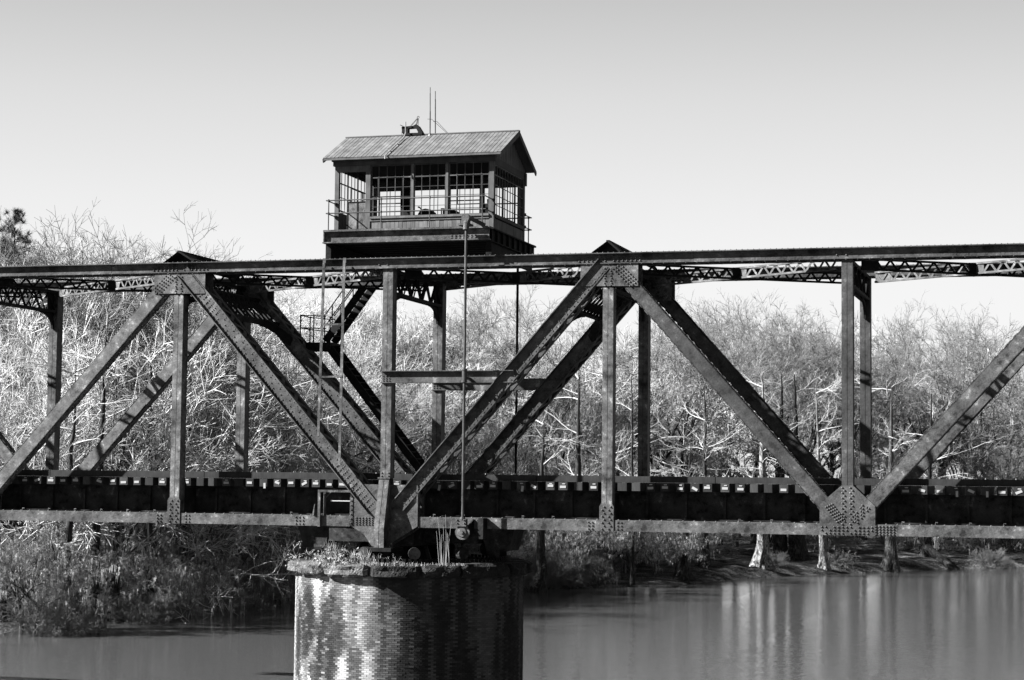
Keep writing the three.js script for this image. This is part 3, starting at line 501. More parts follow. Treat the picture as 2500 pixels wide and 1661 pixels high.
// things in and on the house
{
  let t = thing('winch', 'low dark winch with a bent lever inside the house behind the middle window', 'winch', [.4, HY, -2.6]), g = new Geo();
  g.box(.05, .75, HY, 15.2, -2.85, -2.35); g.cyl(V(.4, 15.2, -2.85), V(.4, 15.2, -2.35), .27, 16); g.build('body', M.black, t); g = new Geo(); g.tube([V(.2, 15.3, -2.6), V(.17, 15.5, -2.6), V(.1, 15.56, -2.6), V(.06, 15.55, -2.6)], .025, 6); g.build('lever', M.black, t);
  t = thing('control_box', 'dark square control box inside the house beside the right front window', 'control box', [1.18, HY, -2.6]); g = new Geo(); g.plate([[.98, 15.0], [1.42, 15.0], [1.42, 15.38], [1.2, 15.46], [.98, 15.46]], -2.8, -2.4); g.build('cabinet', M.black, t); g = new Geo(); g.box(1.05, 1.35, HY, 15.0, -2.75, -2.45); g.build('pedestal', M.black, t); g = new Geo(); g.cyl(V(.92, 15.05, -2.45), V(.92, 15.46, -2.45), .02, 6); g.beam(V(.9, 15.46, -2.45), V(1.0, 15.46, -2.45), .03, .03); g.build('lever', M.black, t);
  t = thing('lever_stand', 'dark toothed lever stand inside the house by the end wall windows', 'lever stand', [2.8, HY, -1.6]); g = new Geo(); g.sidePlate([[-1.15, HY], [-1.15, 15.4], [-1.4, 15.4], [-1.55, 15.25], [-1.7, 15.25], [-1.95, HY]].reverse(), 2.75, 2.95); g.build('frame', M.black, t); g = new Geo(); g.cyl(V(2.85, 15.35, -1.3), V(2.85, 15.55, -1.25), .025, 6); g.build('lever', M.black, t);
  t = thing('horn_stand', 'dark angular frame with a ringed lifting arm on the roof ridge beside the bent pipe', 'roof frame', [-.1, 17.93, -2.6]); g = new Geo();
  const f = [[[-.52, 18.22], [-.12, 18.24], [-.02, 18.29], [.07, 18.22], [.25, 17.94], [.1, 17.94], [-.0, 18.12], [-.08, 18.17], [-.5, 18.15]].reverse(), [[-.52, 18.22], [-.5, 18.02], [-.42, 17.94], [-.3, 17.94], [-.3, 18.19]]];
  g.plate(f[0], -2.72, -2.52); g.plate(f[1], -2.72, -2.52); g.box(-.36, .2, 17.93, 18.0, -2.74, -2.5); g.build('frame', M.black, t);
  g = new Geo(); g.beam(V(-.27, 18.22, -2.62), V(.0, 18.5, -2.62), .03, .03); g.beam(V(-.06, 18.24, -2.62), V(.02, 18.47, -2.62), .05, .015); g.cyl(V(.03, 18.2, -2.6), V(.03, 18.47, -2.6), .01, 5); g.build('arm', M.steel, t);
  g = new Geo(); for (let i = 0; i < 12; i++) { const a = i / 6 * Math.PI, b = (i + 1) / 6 * Math.PI; if (i < 12) g.cyl(V(.02 + Math.cos(a) * .035, 18.53 + Math.sin(a) * .035, -2.62), V(.02 + Math.cos(b) * .035, 18.53 + Math.sin(b) * .035, -2.62), .011, 5); } g.build('ring', M.steel, t);
  g = new Geo(); g.beam(V(-.58, 18.29, -2.55), V(-.44, 18.22, -2.6), .02, .02); g.cyl(V(-.5, 17.9, -2.5), V(-.5, 18.06, -2.5), .008, 5); g.cyl(V(.03, 17.95, -2.6), V(.03, 18.2, -2.6), .01, 5); g.build('bracket', M.steel, t);
  t = thing('antenna_mast', 'taller of two thin antenna masts rising from the house roof ridge', 'antenna', [.46, 17.9, -2.55]); g = new Geo(); g.cyl(V(.46, 17.85, -2.55), V(.455, 18.7, -2.55), .021, 8); g.cyl(V(.455, 18.7, -2.55), V(.447, 19.3, -2.55), .016, 7); g.cyl(V(.447, 19.3, -2.55), V(.446, 19.49, -2.55), .012, 6); g.build('mast', M.pipe, t); g = new Geo(); g.tube([V(.37, 18.44, -2.53), V(.52, 18.43, -2.53), V(1.06, 17.93, -2.6)], .007, 5); g.build('stay', M.pipe, t); g = new Geo(); g.cyl(V(.46, 17.83, -2.5), V(.46, 17.93, -2.52), .05, 8, .03); g.build('base_flange', M.galv, t);
  t = thing('antenna_mast', 'shorter antenna mast standing just right of the taller mast on the ridge', 'antenna', [.62, 17.9, -2.6]); g = new Geo(); g.cyl(V(.625, 17.9, -2.6), V(.61, 19.1, -2.6), .02, 8); g.cyl(V(.61, 19.1, -2.6), V(.607, 19.37, -2.6), .013, 7); g.build('mast', M.pipe, t); g = new Geo(); g.tube([V(.56, 18.36, -2.58), V(.68, 18.36, -2.58), V(1.09, 17.93, -2.62)], .007, 5); g.build('stay', M.pipe, t);
  t = thing('conduit_pipe', 'bent metal pipe climbing the roof slope and turning upright at the ridge', 'pipe', [-.35, 16.9, -.6]); g = new Geo(); const onRoof = (x, z, h = .07) => V(x, 16.93 + (-.56 - z) * .488 + h, z);
  g.tube([V(-.33, 16.82, -.46), V(-.33, 16.93, -.48), onRoof(-.32, -.62), onRoof(-.32, -2.1), onRoof(-.33, -2.3, .1), V(-.34, 18.0, -2.42), V(-.345, 18.36, -2.42)], .019, 8); g.build('pipe', std(.15, { roughness: .45 }), t); g = new Geo(); for (const z of [-.9, -1.6]) g.box(-.37, -.27, onRoof(0, z, .0).y, onRoof(0, z, .09).y, z - .015, z + .015); g.build('bracket', M.galv, t);
}
// ---------------------------------------------------------------- ladder, stair, drive shafts
{
  const t = thing('ladder', 'flat-bar access ladder hanging from the top chord in front of the left diagonal', 'ladder', [-1.75, B + 2, .3]); let g;
  g = new Geo(); g.beam(V(-2.03, B + 8.25, .32), V(-2.13, B + 2.8, .30), .085, .03, V(1, 0, 0)); g.build('rail', M.steelWorn, t);
  g = new Geo(); g.beam(V(-1.35, B + 8.25, .32), V(-1.41, B + 1.9, .30), .085, .03, V(1, 0, 0)); g.build('rail', M.steelWorn, t);
  for (const y of [6.3, 4.66]) { g = new Geo(); g.beam(V(-2.1, B + y, .32), V(-1.36, B + y + .01, .32), .055, .03); g.build('rung', M.steelWorn, t); }
  g = new Geo(); for (const x of [-2.03, -1.35]) { g.box(x - .05, x + .05, B + 8.1, B + 8.4, .285, .30); g.cyl(V(x + .05, B + 8.2, .05), V(x + .05, B + 8.2, .3), .03, 6); } g.build('hanger', M.steelWorn, t);
}
{
  const t = thing('staircase', 'open iron stair with pipe rails climbing behind the far truss to the house', 'stairs', [-4.6, B + 1.6, -5.9]); let g;
  const flight = (x0, y0, x1, y1, z0, z1, n, rails) => {
    for (const z of [z0, z1]) { g = new Geo(); g.beam(V(x0, y0, z), V(x1, y1, z), .26, .05); g.build('stringer', M.steelDark, t); }
    for (let i = 1; i < n; i++) { const q = new Geo(), f = i / n, x = x0 + (x1 - x0) * f, y = y0 + (y1 - y0) * f; q.box(x - .13, x + .13, y - .015, y + .02, z1, z0); q.build('tread', M.steelDark, t); }
    if (rails) for (const z of [z0, z1]) { const q = new Geo(), d = x1 > x0 ? 1 : -1; void d; for (const h of [.55, .95]) q.cyl(V(x0, y0 + h, z), V(x1, y1 + h, z), .02, 6); for (const f of [.12, .5, .88]) q.cyl(V(x0 + (x1 - x0) * f, y0 + (y1 - y0) * f, z), V(x0 + (x1 - x0) * f, y0 + (y1 - y0) * f + .97, z), .02, 6); q.build('handrail', M.steelDark, t); }
  };
  flight(-4.35, 11.42, -2.35, 14.1, -5.75, -6.55, 13, true);
  flight(-4.2, 11.2, -.75, 6.9, -5.75, -6.5, 18, false);
  g = new Geo(); g.box(-5.3, -4.1, 11.30, 11.38, -6.6, -5.6); g.box(-5.3, -4.1, 11.12, 11.30, -5.68, -5.6); g.box(-5.3, -4.1, 11.12, 11.30, -6.6, -6.52); g.build('landing', M.steelDark, t);
  g = new Geo(); for (const h of [.52, .95]) { g.cyl(V(-5.25, 11.38 + h, -5.65), V(-4.3, 11.38 + h - .04, -5.65), .021, 6); g.cyl(V(-5.25, 11.38 + h, -5.65), V(-5.25, 11.38 + h, -6.55), .021, 6); g.cyl(V(-5.25, 11.38 + h, -6.55), V(-4.3, 11.38 + h - .1, -6.55), .021, 6); } for (const [x, z] of [[-5.25, -5.65], [-4.75, -5.65], [-4.35, -5.65], [-5.25, -6.55], [-4.5, -6.55]]) g.cyl(V(x, 11.36, z), V(x, 12.36, z), .023, 6); g.build('railing', M.steelDark, t);
}
function shaft(name, label, x, z, y0, y1, gear) {
  const t = thing(name, label, 'drive shaft', [x, y0, z]); let g = new Geo(); g.cyl(V(x, y0, z), V(x, y1, z), .042, 10); g.build('shaft', gear ? M.pipe : M.steelDark, t);
  if (!gear) return;
  g = new Geo(); for (const [a, b, r] of [[9.72, 10.02, .075], [10.02, 10.08, .09], [9.66, 9.72, .09]]) g.cyl(V(x, a, z), V(x, b, z), r, 12); g.cyl(V(x, 9.8, z), V(x, 9.8, .02), .05, 8); g.build('coupling', M.pipe, t);
  g = new Geo(); g.box(x - .2, x + .12, B + .12, B + .30, z - .12, z + .06); g.box(x - .22, x + .14, B + .08, B + .12, z - .15, z + .09); g.cyl(V(x, B + .28, z), V(x, B + .36, z), .08, 10); for (const [dx, dy] of [[-.15, .27], [.07, .27], [-.15, .17], [.07, .17]]) g.rivet(V(x + dx, B + dy, z + .06), V(0, 0, 1), .03, .04); g.build('lower_bearing', M.steelWorn, t);
  g = new Geo(); const gy = B - .10, n = 34, pts = []; for (let i = 0; i < n * 2; i++) { const a = i / (n * 2) * Math.PI * 2, r = Math.floor(i / 1) % 2 ? .235 : .215; pts.push([x + Math.cos(a) * r, gy + Math.sin(a) * r]); } g.plate(pts, z - .09, z + .03); g.cyl(V(x, gy, z + .03), V(x, gy, z + .07), .16, 18, .13); g.cyl(V(x, gy, z + .07), V(x, gy, z + .13), .05, 12); g.build('gear_wheel', M.steelWorn, t);
  g = new Geo(); g.box(x + .45, x + .62, B - .3, B + .335, .012, z - .1); g.sidePlate([[.02, B - .1], [z + .0, B - .1], [z, B + .1], [.02, B + .3]], x + .16, x + .2); g.cyl(V(x, gy, z), V(x, gy, -.3), .06, 10); g.build('bracket', M.steelDark, t);
  g = new Geo(); g.cyl(V(x, 14.36, z), V(x, 14.56, z), .10, 12, .085); g.cyl(V(x, 14.56, z - .04), V(x, 14.8, z - .06), .12, 12, .1); g.cyl(V(x - .02, 14.72, z + .06), V(x - .02, 14.72, z - .2), .13, 14); g.box(x - .26, x + .1, 14.5, 14.56, .12, z); g.beam(V(x - .26, 14.5, z - .05), V(x, 14.62, z - .05), .05, .05); g.beam(V(x + .06, 14.74, z - .1), V(x + .42, 14.55, .0), .1, .1); g.build('upper_bearing', M.steelWorn, t);
}
shaft('drive_shaft', 'pale upright drive shaft with gear wheel hanging from the house in front of the truss', 2.72, .55, B + .0, 14.75, true);
shaft('drive_shaft', 'thin dark upright rod behind the far truss, right of the middle posts', 2.6, -5.65, B + 1.2, 14.2, false);

// ---------------------------------------------------------------- brick pier
const PZ = -2.5, PR = 3.66, CAP = B - 1.1;
const pier = thing('brick_pier', 'round stained brick pier with a rough stone cap standing in the river', 'pier', [0, -3.4, PZ]);
{
  const stainAndShade = (aa, y, jit = 0) => { // limy vertical streaks; sunlit left side and shaded right side painted into the colour
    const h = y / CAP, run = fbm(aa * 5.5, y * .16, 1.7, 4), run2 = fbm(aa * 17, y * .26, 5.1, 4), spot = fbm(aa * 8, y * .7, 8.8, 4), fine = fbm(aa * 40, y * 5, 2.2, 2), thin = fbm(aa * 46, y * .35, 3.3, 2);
    const sunSide = smooth(.25, -.3, aa + jit + fbm(y * .5, aa * 3, 4.4, 3) * .5), edge = smooth(-.95, -1.25, aa);  // painted sunlight: pale towards the left, whitest at the far left
    let v = .014 + .032 * (1 - sunSide) * smooth(-.05, .3, run + run2) + sunSide * (.04 + .19 * smooth(-.30, .28, run + run2 * .6));
    v *= 1 - sunSide * .78 * smooth(.0, .2, spot - run * .5 + .16 * smooth(.95, .3, h) - .1 * smooth(.3, .05, h)) * (1 - edge);
    v = v * (1 - edge) + edge * (.26 + run2 * .08); v += sunSide * .035 * smooth(.72, .95, h); v *= (1 + fine * .5) * (1 + thin * .7);
    return [v, sunSide];
  };
  { // mortar behind the bricks, with the same streaks and painted-in sun and shade
    const na = 240, ny = 110, y0 = -3.4, y1 = CAP - .02, p = new Float32Array((na + 1) * (ny + 1) * 3), c = new Float32Array((na + 1) * (ny + 1) * 3), idx = [];
    for (let j = 0; j <= ny; j++) for (let i = 0; i <= na; i++) { const a = i / na * Math.PI * 2, y = y0 + (y1 - y0) * j / ny, o = (j * (na + 1) + i) * 3, aa = ((a + Math.PI) % (Math.PI * 2)) - Math.PI, v = clamp(stainAndShade(aa, y)[0] * .62 + .006, .005, .3); p[o] = Math.sin(a) * (PR - .012); p[o + 1] = y + 3.4; p[o + 2] = Math.cos(a) * (PR - .012); c[o] = c[o + 1] = c[o + 2] = v; }
    for (let j = 0; j < ny; j++) for (let i = 0; i < na; i++) { const q = j * (na + 1) + i; idx.push(q, q + 1, q + na + 2, q, q + na + 2, q + na + 1); }
    const cg = new THREE.BufferGeometry(); cg.setAttribute('position', new THREE.BufferAttribute(p, 3)); cg.setAttribute('color', new THREE.BufferAttribute(c, 3)); cg.setIndex(idx); cg.computeVertexNormals();
    const o = shade(new THREE.Mesh(cg, new THREE.MeshPhysicalMaterial({ vertexColors: true, roughness: .95, specularIntensity: .1 }))); o.name = 'core'; pier.add(o);
  }
  const PH = .0605, around = 134, courses = Math.floor((CAP - .4 + 1.6) / PH), g = new THREE.BoxGeometry(PR * Math.PI * 2 / around - .008, PH - .008, .09), list = [], r = rng(3);
  const m4 = new THREE.Matrix4(), q = new THREE.Quaternion(), brickMats = []; for (let k = 0; k < 12; k++) brickMats.push(std(.012 * Math.pow(1.36, k), { roughness: .92, specularIntensity: .15 }));
  for (let j = 0; j < courses; j++) for (let k = 0; k < around; k++) {
    const a = (k + (j % 2) * .5) / around * Math.PI * 2, y = -1.6 + j * PH + PH / 2, rad = PR - .045 + (r() - .5) * .010;
    const aa = ((a + Math.PI) % (Math.PI * 2)) - Math.PI + (r() - .5) * .03, [v0, sunSide] = stainAndShade(aa, y, (r() - .5) * .16); let v = v0;
    if (r() < .06) v += sunSide * .03 + .006; v *= .84 + r() * .32; v = clamp(v, .007, .42);
    const show = Math.cos(aa - .33) > .75 && sunSide > .5 && y > .25 && y < 1.5 ? v : 0; list.push({ a, y, rad, v, show });
  }
  const shown = new Set([...list].sort((p, t) => t.show - p.show).slice(0, 300)), rest = list.filter((e) => !shown.has(e));
  const im = new THREE.InstancedMesh(g, new THREE.MeshPhysicalMaterial({ color: 0xffffff, roughness: .92, specularIntensity: .15 }), rest.length), c = new THREE.Color();
  const put = (e) => { q.setFromAxisAngle(V(0, 1, 0), e.a); return m4.compose(V(Math.sin(e.a) * e.rad, e.y + 3.4, Math.cos(e.a) * e.rad), q, V(1, 1, 1)); };
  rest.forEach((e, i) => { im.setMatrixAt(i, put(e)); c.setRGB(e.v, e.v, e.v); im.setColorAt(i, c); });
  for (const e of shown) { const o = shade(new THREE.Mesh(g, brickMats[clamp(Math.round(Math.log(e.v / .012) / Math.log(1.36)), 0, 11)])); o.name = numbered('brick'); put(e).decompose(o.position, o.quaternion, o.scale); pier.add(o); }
  im.name = 'brick_courses'; im.userData.kind = 'stuff'; shade(im); pier.add(im);
  // cap of rough stone blocks
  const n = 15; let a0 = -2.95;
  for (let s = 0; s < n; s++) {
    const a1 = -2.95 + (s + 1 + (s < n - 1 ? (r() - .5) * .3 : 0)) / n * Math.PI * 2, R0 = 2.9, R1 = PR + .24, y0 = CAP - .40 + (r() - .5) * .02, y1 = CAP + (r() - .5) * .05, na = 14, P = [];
    const pt = (u, t) => { // u along the block, t around its section
      const a = a0 + .012 + (a1 - a0 - .024) * u, sec = [[R0, y0], [R1 - .10, y0], [R1, y0 + .06], [R1 + .02, (y0 + y1) / 2], [R1 - .01, y1 - .08], [R1 - .12, y1], [R0, y1]][t], e = Math.min(u, 1 - u);
      const bite = .09 * smooth(.06, 0, e), d = fbm(Math.sin(a) * 5, sec[1] * 5 + s * 7.7, Math.cos(a) * 5, 4), R = sec[0] + (t > 0 && t < 6 ? d * .22 - bite : 0), y = sec[1] + (t === 0 || t === 6 ? 0 : fbm(a * 6, s, t * .7, 3) * .06) - (t > 3 ? bite * .6 : -bite * .3);
      return V(Math.sin(a) * R, y, PZ + Math.cos(a) * R);
    };
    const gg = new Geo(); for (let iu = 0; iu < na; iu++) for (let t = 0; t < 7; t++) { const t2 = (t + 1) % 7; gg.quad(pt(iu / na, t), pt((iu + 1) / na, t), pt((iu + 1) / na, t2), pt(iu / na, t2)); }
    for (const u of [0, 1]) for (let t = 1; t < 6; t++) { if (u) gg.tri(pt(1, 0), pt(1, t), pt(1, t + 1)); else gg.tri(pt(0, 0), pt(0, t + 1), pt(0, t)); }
    gg.build('cap_stone', std((a0 + a1) / 2 > .05 && (a0 + a1) / 2 < 2.5 ? .035 : .13 + r() * .06, { map: rustTex2, bumpMap: rustBump, bumpScale: .03, roughness: 1 }), pier); a0 = a1; void P;  // right-hand stones get a darker colour to stand for the shade there
  }
  const top = new Geo(); top.cyl(V(0, CAP - .2, PZ), V(0, CAP - .03, PZ), 3.0, 40); top.build('pier_top', M.stone, pier);
  const rack = new Geo(); for (let k = 0; k < 120; k++) { const a = k / 120 * Math.PI * 2, b = (k + .55) / 120 * Math.PI * 2, b2 = (k + 1) / 120 * Math.PI * 2, P = (q, rr2, y) => V(Math.sin(q) * rr2, y, PZ + Math.cos(q) * rr2); rack.quad(P(a, 3.24, CAP - .03), P(b, 3.24, CAP - .03), P(b, 3.24, CAP + .16), P(a, 3.24, CAP + .16)); rack.quad(P(b, 3.2, CAP - .03), P(b2, 3.2, CAP - .03), P(b2, 3.2, CAP + .16), P(b, 3.2, CAP + .16)); rack.quad(P(a, 3.24, CAP + .16), P(b2, 3.24, CAP + .16), P(b2, 2.8, CAP + .12), P(a, 2.8, CAP + .12)); } rack.build('rack_ring', M.steelDark, pier);
}

// ---------------------------------------------------------------- plants
class Soft { // smooth tubes and blades for plants
  constructor() { this.p = []; this.n = []; this.i = []; this.uv = []; this.len = 0; }
  ring(c, d, r, sides, v) {
    let ax = Math.abs(d.y) < .9 ? V(0, 1, 0) : V(1, 0, 0); const s = ax.cross(d).normalize(), t = d.clone().cross(s);
    const at = this.p.length / 3; for (let k = 0; k < sides; k++) { const f = k / sides * Math.PI * 2, cx = Math.cos(f), sx = Math.sin(f), nx = s.x * cx + t.x * sx, ny = s.y * cx + t.y * sx, nz = s.z * cx + t.z * sx; this.p.push(c.x + nx * r, c.y + ny * r, c.z + nz * r); this.n.push(nx, ny, nz); this.uv.push(k / sides * Math.max(.4, r * 6), v); } return at;
  }
  join(a, b, sides) { for (let k = 0; k < sides; k++) { const q = (k + 1) % sides; this.i.push(a + k, a + q, b + q, a + k, b + q, b + k); } }
  blade(a, b, w, side) { const at = this.p.length / 3, n = b.clone().sub(a).cross(side).normalize(); for (const [c, e] of [[a, -1], [a, 1], [b, .15]]) { this.p.push(c.x + side.x * w * e, c.y + side.y * w * e, c.z + side.z * w * e); this.n.push(n.x, n.y, n.z); this.uv.push(e * .02, 0); } this.i.push(at, at + 2, at + 1); }
  leafQuad(c, u, v) { const at = this.p.length / 3, n = u.clone().cross(v).normalize(); for (const [a, b] of [[-1, 0], [0, -1], [1, 0], [0, 1]]) { this.p.push(c.x + u.x * a + v.x * b, c.y + u.y * a + v.y * b, c.z + u.z * a + v.z * b); this.n.push(n.x, n.y, n.z); this.uv.push(a, b); } this.i.push(at, at + 1, at + 2, at, at + 2, at + 3); }
  geo() { const g = new THREE.BufferGeometry(); g.setAttribute('position', new THREE.BufferAttribute(new Float32Array(this.p), 3)); g.setAttribute('normal', new THREE.BufferAttribute(new Float32Array(this.n), 3)); g.setAttribute('uv', new THREE.BufferAttribute(new Float32Array(this.uv), 2)); g.setIndex(this.i); return g; }
}
function growTree(seed, o) { // a bare tree, base at the origin; returns { trunk, crown, moss, leaves } geometries
  const r = rng(seed), trunk = new Soft(), crown = new Soft(), moss = new Soft(), leaves = new Soft();
  const rnd = (s) => (r() - .5) * 2 * s, L = o.levels;
  const hang = (p, n) => { for (let k = 0; k < n; k++) { const len = (.35 + r() * r() * 1.9) * (o.mossLen || 1), a = p.clone().add(V(rnd(.3), rnd(.15), rnd(.3))), b = a.clone().add(V(rnd(.07), -len, rnd(.07))), f = r() * 3.14; for (let q = 0; q < 4; q++) { const e = V(rnd(.09), rnd(.06), rnd(.09)), l2 = .45 + r() * .6, g = f + rnd(1.2); moss.blade(a.clone().add(e), a.clone().add(e).add(V(rnd(.05), -len * l2, rnd(.05))), .012 + r() * .022, V(Math.cos(g), 0, Math.sin(g))); } } };
  const twirl = (p, d, q, lev) => {
    for (let k = 0; k < q; k++) { const e = o.leafSize * 2.2, c = p.clone().add(V(rnd(e), rnd(e), rnd(e))), u = V(rnd(1), rnd(1), rnd(1)).normalize().multiplyScalar(o.leafSize * (.6 + r() * .7)), v = u.clone().cross(V(rnd(1), rnd(1), rnd(1))).normalize().multiplyScalar(o.leafSize * .55); leaves.leafQuad(c, u, v); }
  };
  function branch(p, d, len, rad, lev) {
    const S = L[lev], dst = lev === 0 ? trunk : crown, sides = S.sides, seg = S.seg; let at = dst.ring(p, d, rad * (lev === 0 && o.flare ? 1 : 1), sides, 0), cur = p.clone(), dir = d.clone();
    const pts = [], dirs = [], rads = [];
    for (let s = 1; s <= seg; s++) {
      const f = s / seg; dir.x += rnd(S.wob); dir.y += rnd(S.wob * .7) + (S.lift || 0) / seg; dir.z += rnd(S.wob); dir.normalize(); cur = cur.clone().addScaledVector(dir, len / seg);
      let q = rad * (1 - f * (1 - (S.tip ?? .25))); if (lev === 0 && o.flare) { const y = cur.y; q = rad * (1 - .62 * f) * (1 + o.flare * Math.exp(-y / (o.flareH || 1.2))); if (s === 1) { /* widen the foot */ } }
      const nx = dst.ring(cur, dir, Math.max(q, (o.thin || .013) * .7), sides, f * len); dst.join(at, nx, sides); at = nx; pts.push(cur); dirs.push(dir.clone()); rads.push(q);
    }
    if (lev + 1 < L.length) {
      const C = L[lev + 1], n = Math.round(C.n * (.8 + r() * .4));
      for (let k = 0; k < n; k++) {
        const t = C.from + (1 - C.from) * Math.pow((k + r()) / n, C.pow || 1), ix = Math.min(seg - 1, Math.floor(t * seg)), f = t * seg - ix, a0 = ix ? pts[ix - 1] : p, pos = a0.clone().lerp(pts[ix], clamp(f)), ax = dirs[ix];
        let s = V(rnd(1), rnd(1), rnd(1)).cross(ax); if (s.lengthSq() < 1e-4) s = V(1, 0, 0); s.normalize();
        const ang = C.ang * (.7 + r() * .6), dd = ax.clone().multiplyScalar(Math.cos(ang)).addScaledVector(s, Math.sin(ang)); dd.y += C.up || 0; dd.x += (o.lean ? o.lean[0] : 0); dd.z += (o.lean ? o.lean[1] : 0); dd.normalize();
        const ln = len * C.len * (.65 + r() * .6) * (lev === 0 ? (o.shape ? o.shape(t) : 1 - .5 * t) : 1 - .35 * t), rd = Math.max(o.thin || C.min || .013, Math.min(rads[ix] * .75, (rads[ix] || rad) * C.rad * (.8 + r() * .4)));
        branch(pos, dd, ln, rd, lev + 1);
      }
    }
    if (o.moss && lev >= 1 && lev <= L.length - 2) for (const q of pts) if (r() < o.moss) hang(q, lev === 1 ? 3 : 2);
    if (o.leafSize && lev === L.length - 1) for (const q of pts) twirl(q, dir, o.leafN || 2, lev);
  }
  const stems = o.stems || 1;
  for (let s = 0; s < stems; s++) {
    const a = s / stems * 6.28 + r(), sp = o.spread || 0, d = V(Math.cos(a) * sp * (.4 + r()), 1, Math.sin(a) * sp * (.4 + r())); if (o.lean) { d.x += o.lean[0] * 2; d.z += o.lean[1] * 2; } d.normalize();
    const p0 = V(stems > 1 ? Math.cos(a) * .35 : 0, -.4, stems > 1 ? Math.sin(a) * .35 : 0);
    if (o.flare) { // buttressed foot
      const nb = 7; for (let k = 0; k < nb; k++) { const f = k / nb * 6.28 + r() * .5, e = o.trunk * (1.6 + r() * 1.1), A = trunk.ring(V(Math.cos(f) * e, -.35, Math.sin(f) * e), V(0, 1, 0), o.trunk * .16, 6, 0), M1 = trunk.ring(V(Math.cos(f) * e * .55, o.trunk * 1.1, Math.sin(f) * e * .55), V(0, 1, 0), o.trunk * .2, 6, .6), T = trunk.ring(V(Math.cos(f) * o.trunk * .45, o.trunk * 4, Math.sin(f) * o.trunk * .45), V(0, 1, 0), o.trunk * .25, 6, 2); trunk.join(A, M1, 6); trunk.join(M1, T, 6); }
    }
    branch(p0, d, o.height * (stems > 1 ? .7 + r() * .5 : 1), o.trunk * (stems > 1 ? .6 + r() * .6 : 1), 0);
  }
  const out = { trunk: trunk.geo(), crown: crown.geo() }; if (o.moss) out.moss = moss.geo(); if (o.leafSize) out.leaves = leaves.geo(); return out;
}
const LV = {
  // tall tree with a rising, spreading crown
  tall: [{ seg: 10, sides: 8, wob: .09, tip: .2 }, { n: 20, from: .26, pow: .8, ang: .8, len: .42, rad: .45, seg: 8, sides: 5, wob: .16, lift: .45, up: .15, min: .05 }, { n: 7, from: .2, ang: .7, len: .46, rad: .5, seg: 6, sides: 4, wob: .2, lift: .25, min: .032 }, { n: 5, from: .15, ang: .6, len: .52, rad: .55, seg: 4, sides: 3, wob: .24, lift: .12, min: .021 }, { n: 4, from: .1, ang: .6, len: .6, rad: .65, seg: 3, sides: 3, wob: .22, tip: .4, min: .015 }],
  // broad crown, limbs arching up
  broad: [{ seg: 8, sides: 9, wob: .12, tip: .3 }, { n: 14, from: .30, pow: .8, ang: .95, len: .62, rad: .55, seg: 9, sides: 6, wob: .2, lift: .6, up: .1, min: .07 }, { n: 7, from: .25, ang: .75, len: .44, rad: .52, seg: 6, sides: 4, wob: .24, lift: .25, min: .036 }, { n: 6, from: .15, ang: .65, len: .52, rad: .55, seg: 4, sides: 3, wob: .28, lift: .1, min: .022 }, { n: 5, from: .1, ang: .65, len: .6, rad: .65, seg: 3, sides: 3, wob: .26, tip: .4, min: .015 }],
  // thicket of many slender leaning stems
  thicket: [{ seg: 9, sides: 5, wob: .14, tip: .25, lift: -.2 }, { n: 9, from: .15, ang: .6, len: .5, rad: .5, seg: 6, sides: 4, wob: .2, lift: .15, min: .032 }, { n: 5, from: .15, ang: .6, len: .52, rad: .6, seg: 4, sides: 3, wob: .24, min: .022 }, { n: 4, from: .1, ang: .6, len: .6, rad: .65, seg: 3, sides: 3, wob: .24, tip: .4, min: .016 }],
  bush: [{ seg: 6, sides: 4, wob: .2, tip: .3, lift: -.5 }, { n: 6, from: .12, ang: .7, len: .55, rad: .6, seg: 4, sides: 3, wob: .28, lift: -.2, min: .018 }, { n: 5, from: .1, ang: .7, len: .55, rad: .65, seg: 3, sides: 3, wob: .3, tip: .3, min: .013 }],
  leafy: [{ seg: 7, sides: 7, wob: .1, tip: .25 }, { n: 16, from: .18, ang: .95, len: .42, rad: .45, seg: 5, sides: 4, wob: .2, lift: .1, min: .03 }, { n: 8, from: .15, ang: .75, len: .5, rad: .5, seg: 4, sides: 3, wob: .25, min: .02 }, { n: 6, from: .1, ang: .7, len: .5, rad: .6, seg: 3, sides: 3, wob: .3, min: .014 }],
};
